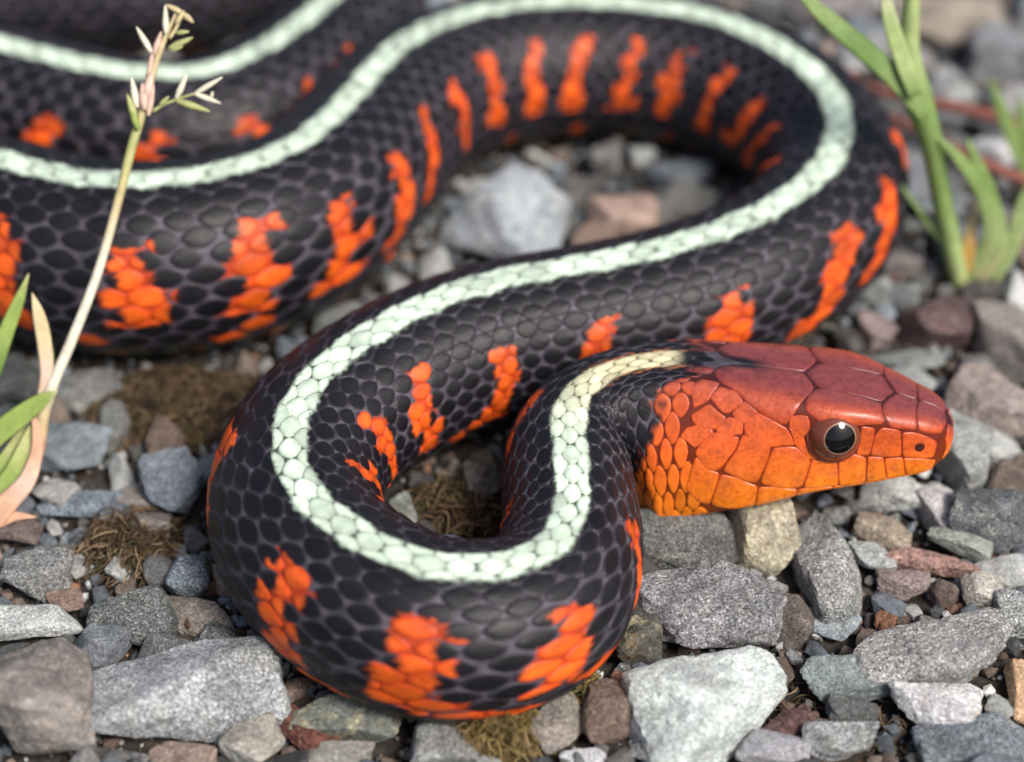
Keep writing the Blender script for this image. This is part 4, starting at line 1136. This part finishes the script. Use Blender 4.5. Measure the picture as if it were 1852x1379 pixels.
part('leaf_blade', gr_, vline([(1740, 480), (1690, 420), (1640, 350), (1610, 310)], .8), [.04, .05, .04, .01], [PG, BG, BG, BG], flat=.25, fold=.3, step=.2)
root = at_z(1880, 350, -.1)
gb = link('grass_tuft', None, None, None, root)
tag(gb, 'short green grass tuft behind the red stems', 'grass plant')
part('leaf_blade', gb, vline([(1885, 360), (1845, 280), (1815, 210), (1790, 140)], .5), [.12, .16, .14, .02], [BG, BG, BG, BG], flat=.25, fold=.3, step=.2)
part('leaf_blade', gb, vline([(1890, 360), (1870, 280), (1850, 220), (1845, 170)], .5), [.1, .14, .12, .02], [PG, BG, BG, BG], flat=.25, fold=.3, step=.2)

RS = (.26, .095, .075)
def stem(pix, zz, r, label):
    pts = [at_z(x, y, z) for (x, y), z in zip(pix, zz)]
    V, F, C = tube_geo(pts, [r * .8] + [r] * (len(pts) - 2) + [r * .9], [RS] * len(pts), step=.2)
    loc = pts[-1] * np.array([1, 1, 0])
    tag(link('dry_stem', new_mesh('dry_stem', V - loc, F, C), M_FIBRE, None, loc), label, 'stem')
stem([(1560, 155), (1640, 178), (1720, 192), (1800, 212), (1900, 250)], [.75, .9, 1.0, .95, .6], .13, 'upper reddish-brown dry stem crossing behind the grass stalk')
stem([(1575, 198), (1650, 232), (1720, 268), (1790, 300), (1900, 345)], [.75, .9, 1.0, .95, .5], .12, 'lower reddish-brown dry stem crossing behind the grass stalk')

# ------------------------------------------------------------------ dry litter and moss
def fibres(name, px, py, w, h, n, cols, label, cat, rad=.02, ln=.7, hump=.35, seed=1):
    r = np.random.default_rng(seed)
    c = at_z(px, py, 0.1); sc = FPX / float((c - CAM) @ FWD)
    VV, FF, CC = [], [], []; k0 = 0
    for i in range(n):
        t, q = r.uniform(0, 6.28), math.sqrt(r.uniform(0, 1))
        x = c[0] + math.cos(t) * q * w / 2 / sc; y = c[1] + math.sin(t) * q * h / 2 / sc / .67
        z = float(ground_h(x, y)) + .08 + hump * (1 - q * q) * r.uniform(.3, 1)
        a = r.uniform(0, 6.28); l = ln * r.uniform(.4, 1.2)
        m = 6; P0 = np.array([x, y, z]); pts = []
        bend = r.normal(0, 1.2); up = r.uniform(-.1, .7)
        for j in range(m):
            u = j / (m - 1)
            aa = a + bend * u
            pts.append(P0 + np.array([math.cos(aa) * l * (u - .5), math.sin(aa) * l * (u - .5), up * l * .5 * math.sin(u * 3.14)]))
        pts = np.array(pts)
        T, sd, uu = frame_along(pts)
        rr = rad * r.uniform(.5, 1.5) * np.array([.5, 1, 1, 1, .8, .2])[:, None]
        V = np.stack([pts + sd * rr, pts - sd * rr, pts + uu * rr * .8], 1)
        ix = np.arange(m * 3).reshape(m, 3)
        VV.append(V.reshape(-1, 3))
        FF.append(np.stack([ix[:-1], np.roll(ix[:-1], -1, 1), np.roll(ix[1:], -1, 1), ix[1:]], -1).reshape(-1, 4) + k0); k0 += m * 3
        cc = np.array(cols[r.integers(0, len(cols))]) * r.uniform(.6, 1.3)
        CC.append(np.tile(cc, (m * 3, 1)))
    V = np.vstack(VV); V, mv = push_out(V)
    tag(link(name, new_mesh(name, V, np.vstack(FF), np.vstack(CC)), M_FIBRE), label, cat, kind='stuff')
BR = [(.11, .065, .035), (.07, .042, .025), (.16, .105, .06), (.26, .18, .10), (.045, .03, .02), (.09, .08, .03)]
fibres('dry_litter', 320, 735, 330, 150, 2600, BR, 'brown matted plant litter on the ground between two loops', 'litter', seed=3, rad=.013, ln=.6)
fibres('dry_litter', 235, 975, 190, 130, 800, BR + [(.36, .26, .15)], 'tuft of dry brown moss near the dark green-grey stone', 'litter', seed=4, hump=.6, rad=.011, ln=.6)
GM = [(.26, .17, .05), (.17, .13, .04), (.34, .24, .10), (.10, .08, .03), (.40, .30, .15)]
fibres('moss', 905, 1325, 170, 110, 1300, GM, 'golden-brown moss under the front of the coil', 'moss', seed=5, hump=.9, ln=.55, rad=.012)
fibres('moss', 1030, 1250, 110, 60, 200, GM, 'thin mossy strands hanging under the coil edge', 'moss', seed=6, hump=1.0, ln=.5)
fibres('dry_litter', 820, 920, 220, 110, 700, BR, 'dark brown litter in the hollow inside the front bend', 'litter', seed=7, hump=.25)
fibres('dry_litter', 1560, 1300, 500, 160, 220, BR, 'scattered dry fibres between the stones on the gravel', 'litter', seed=8, hump=.1, ln=.5, rad=.012)
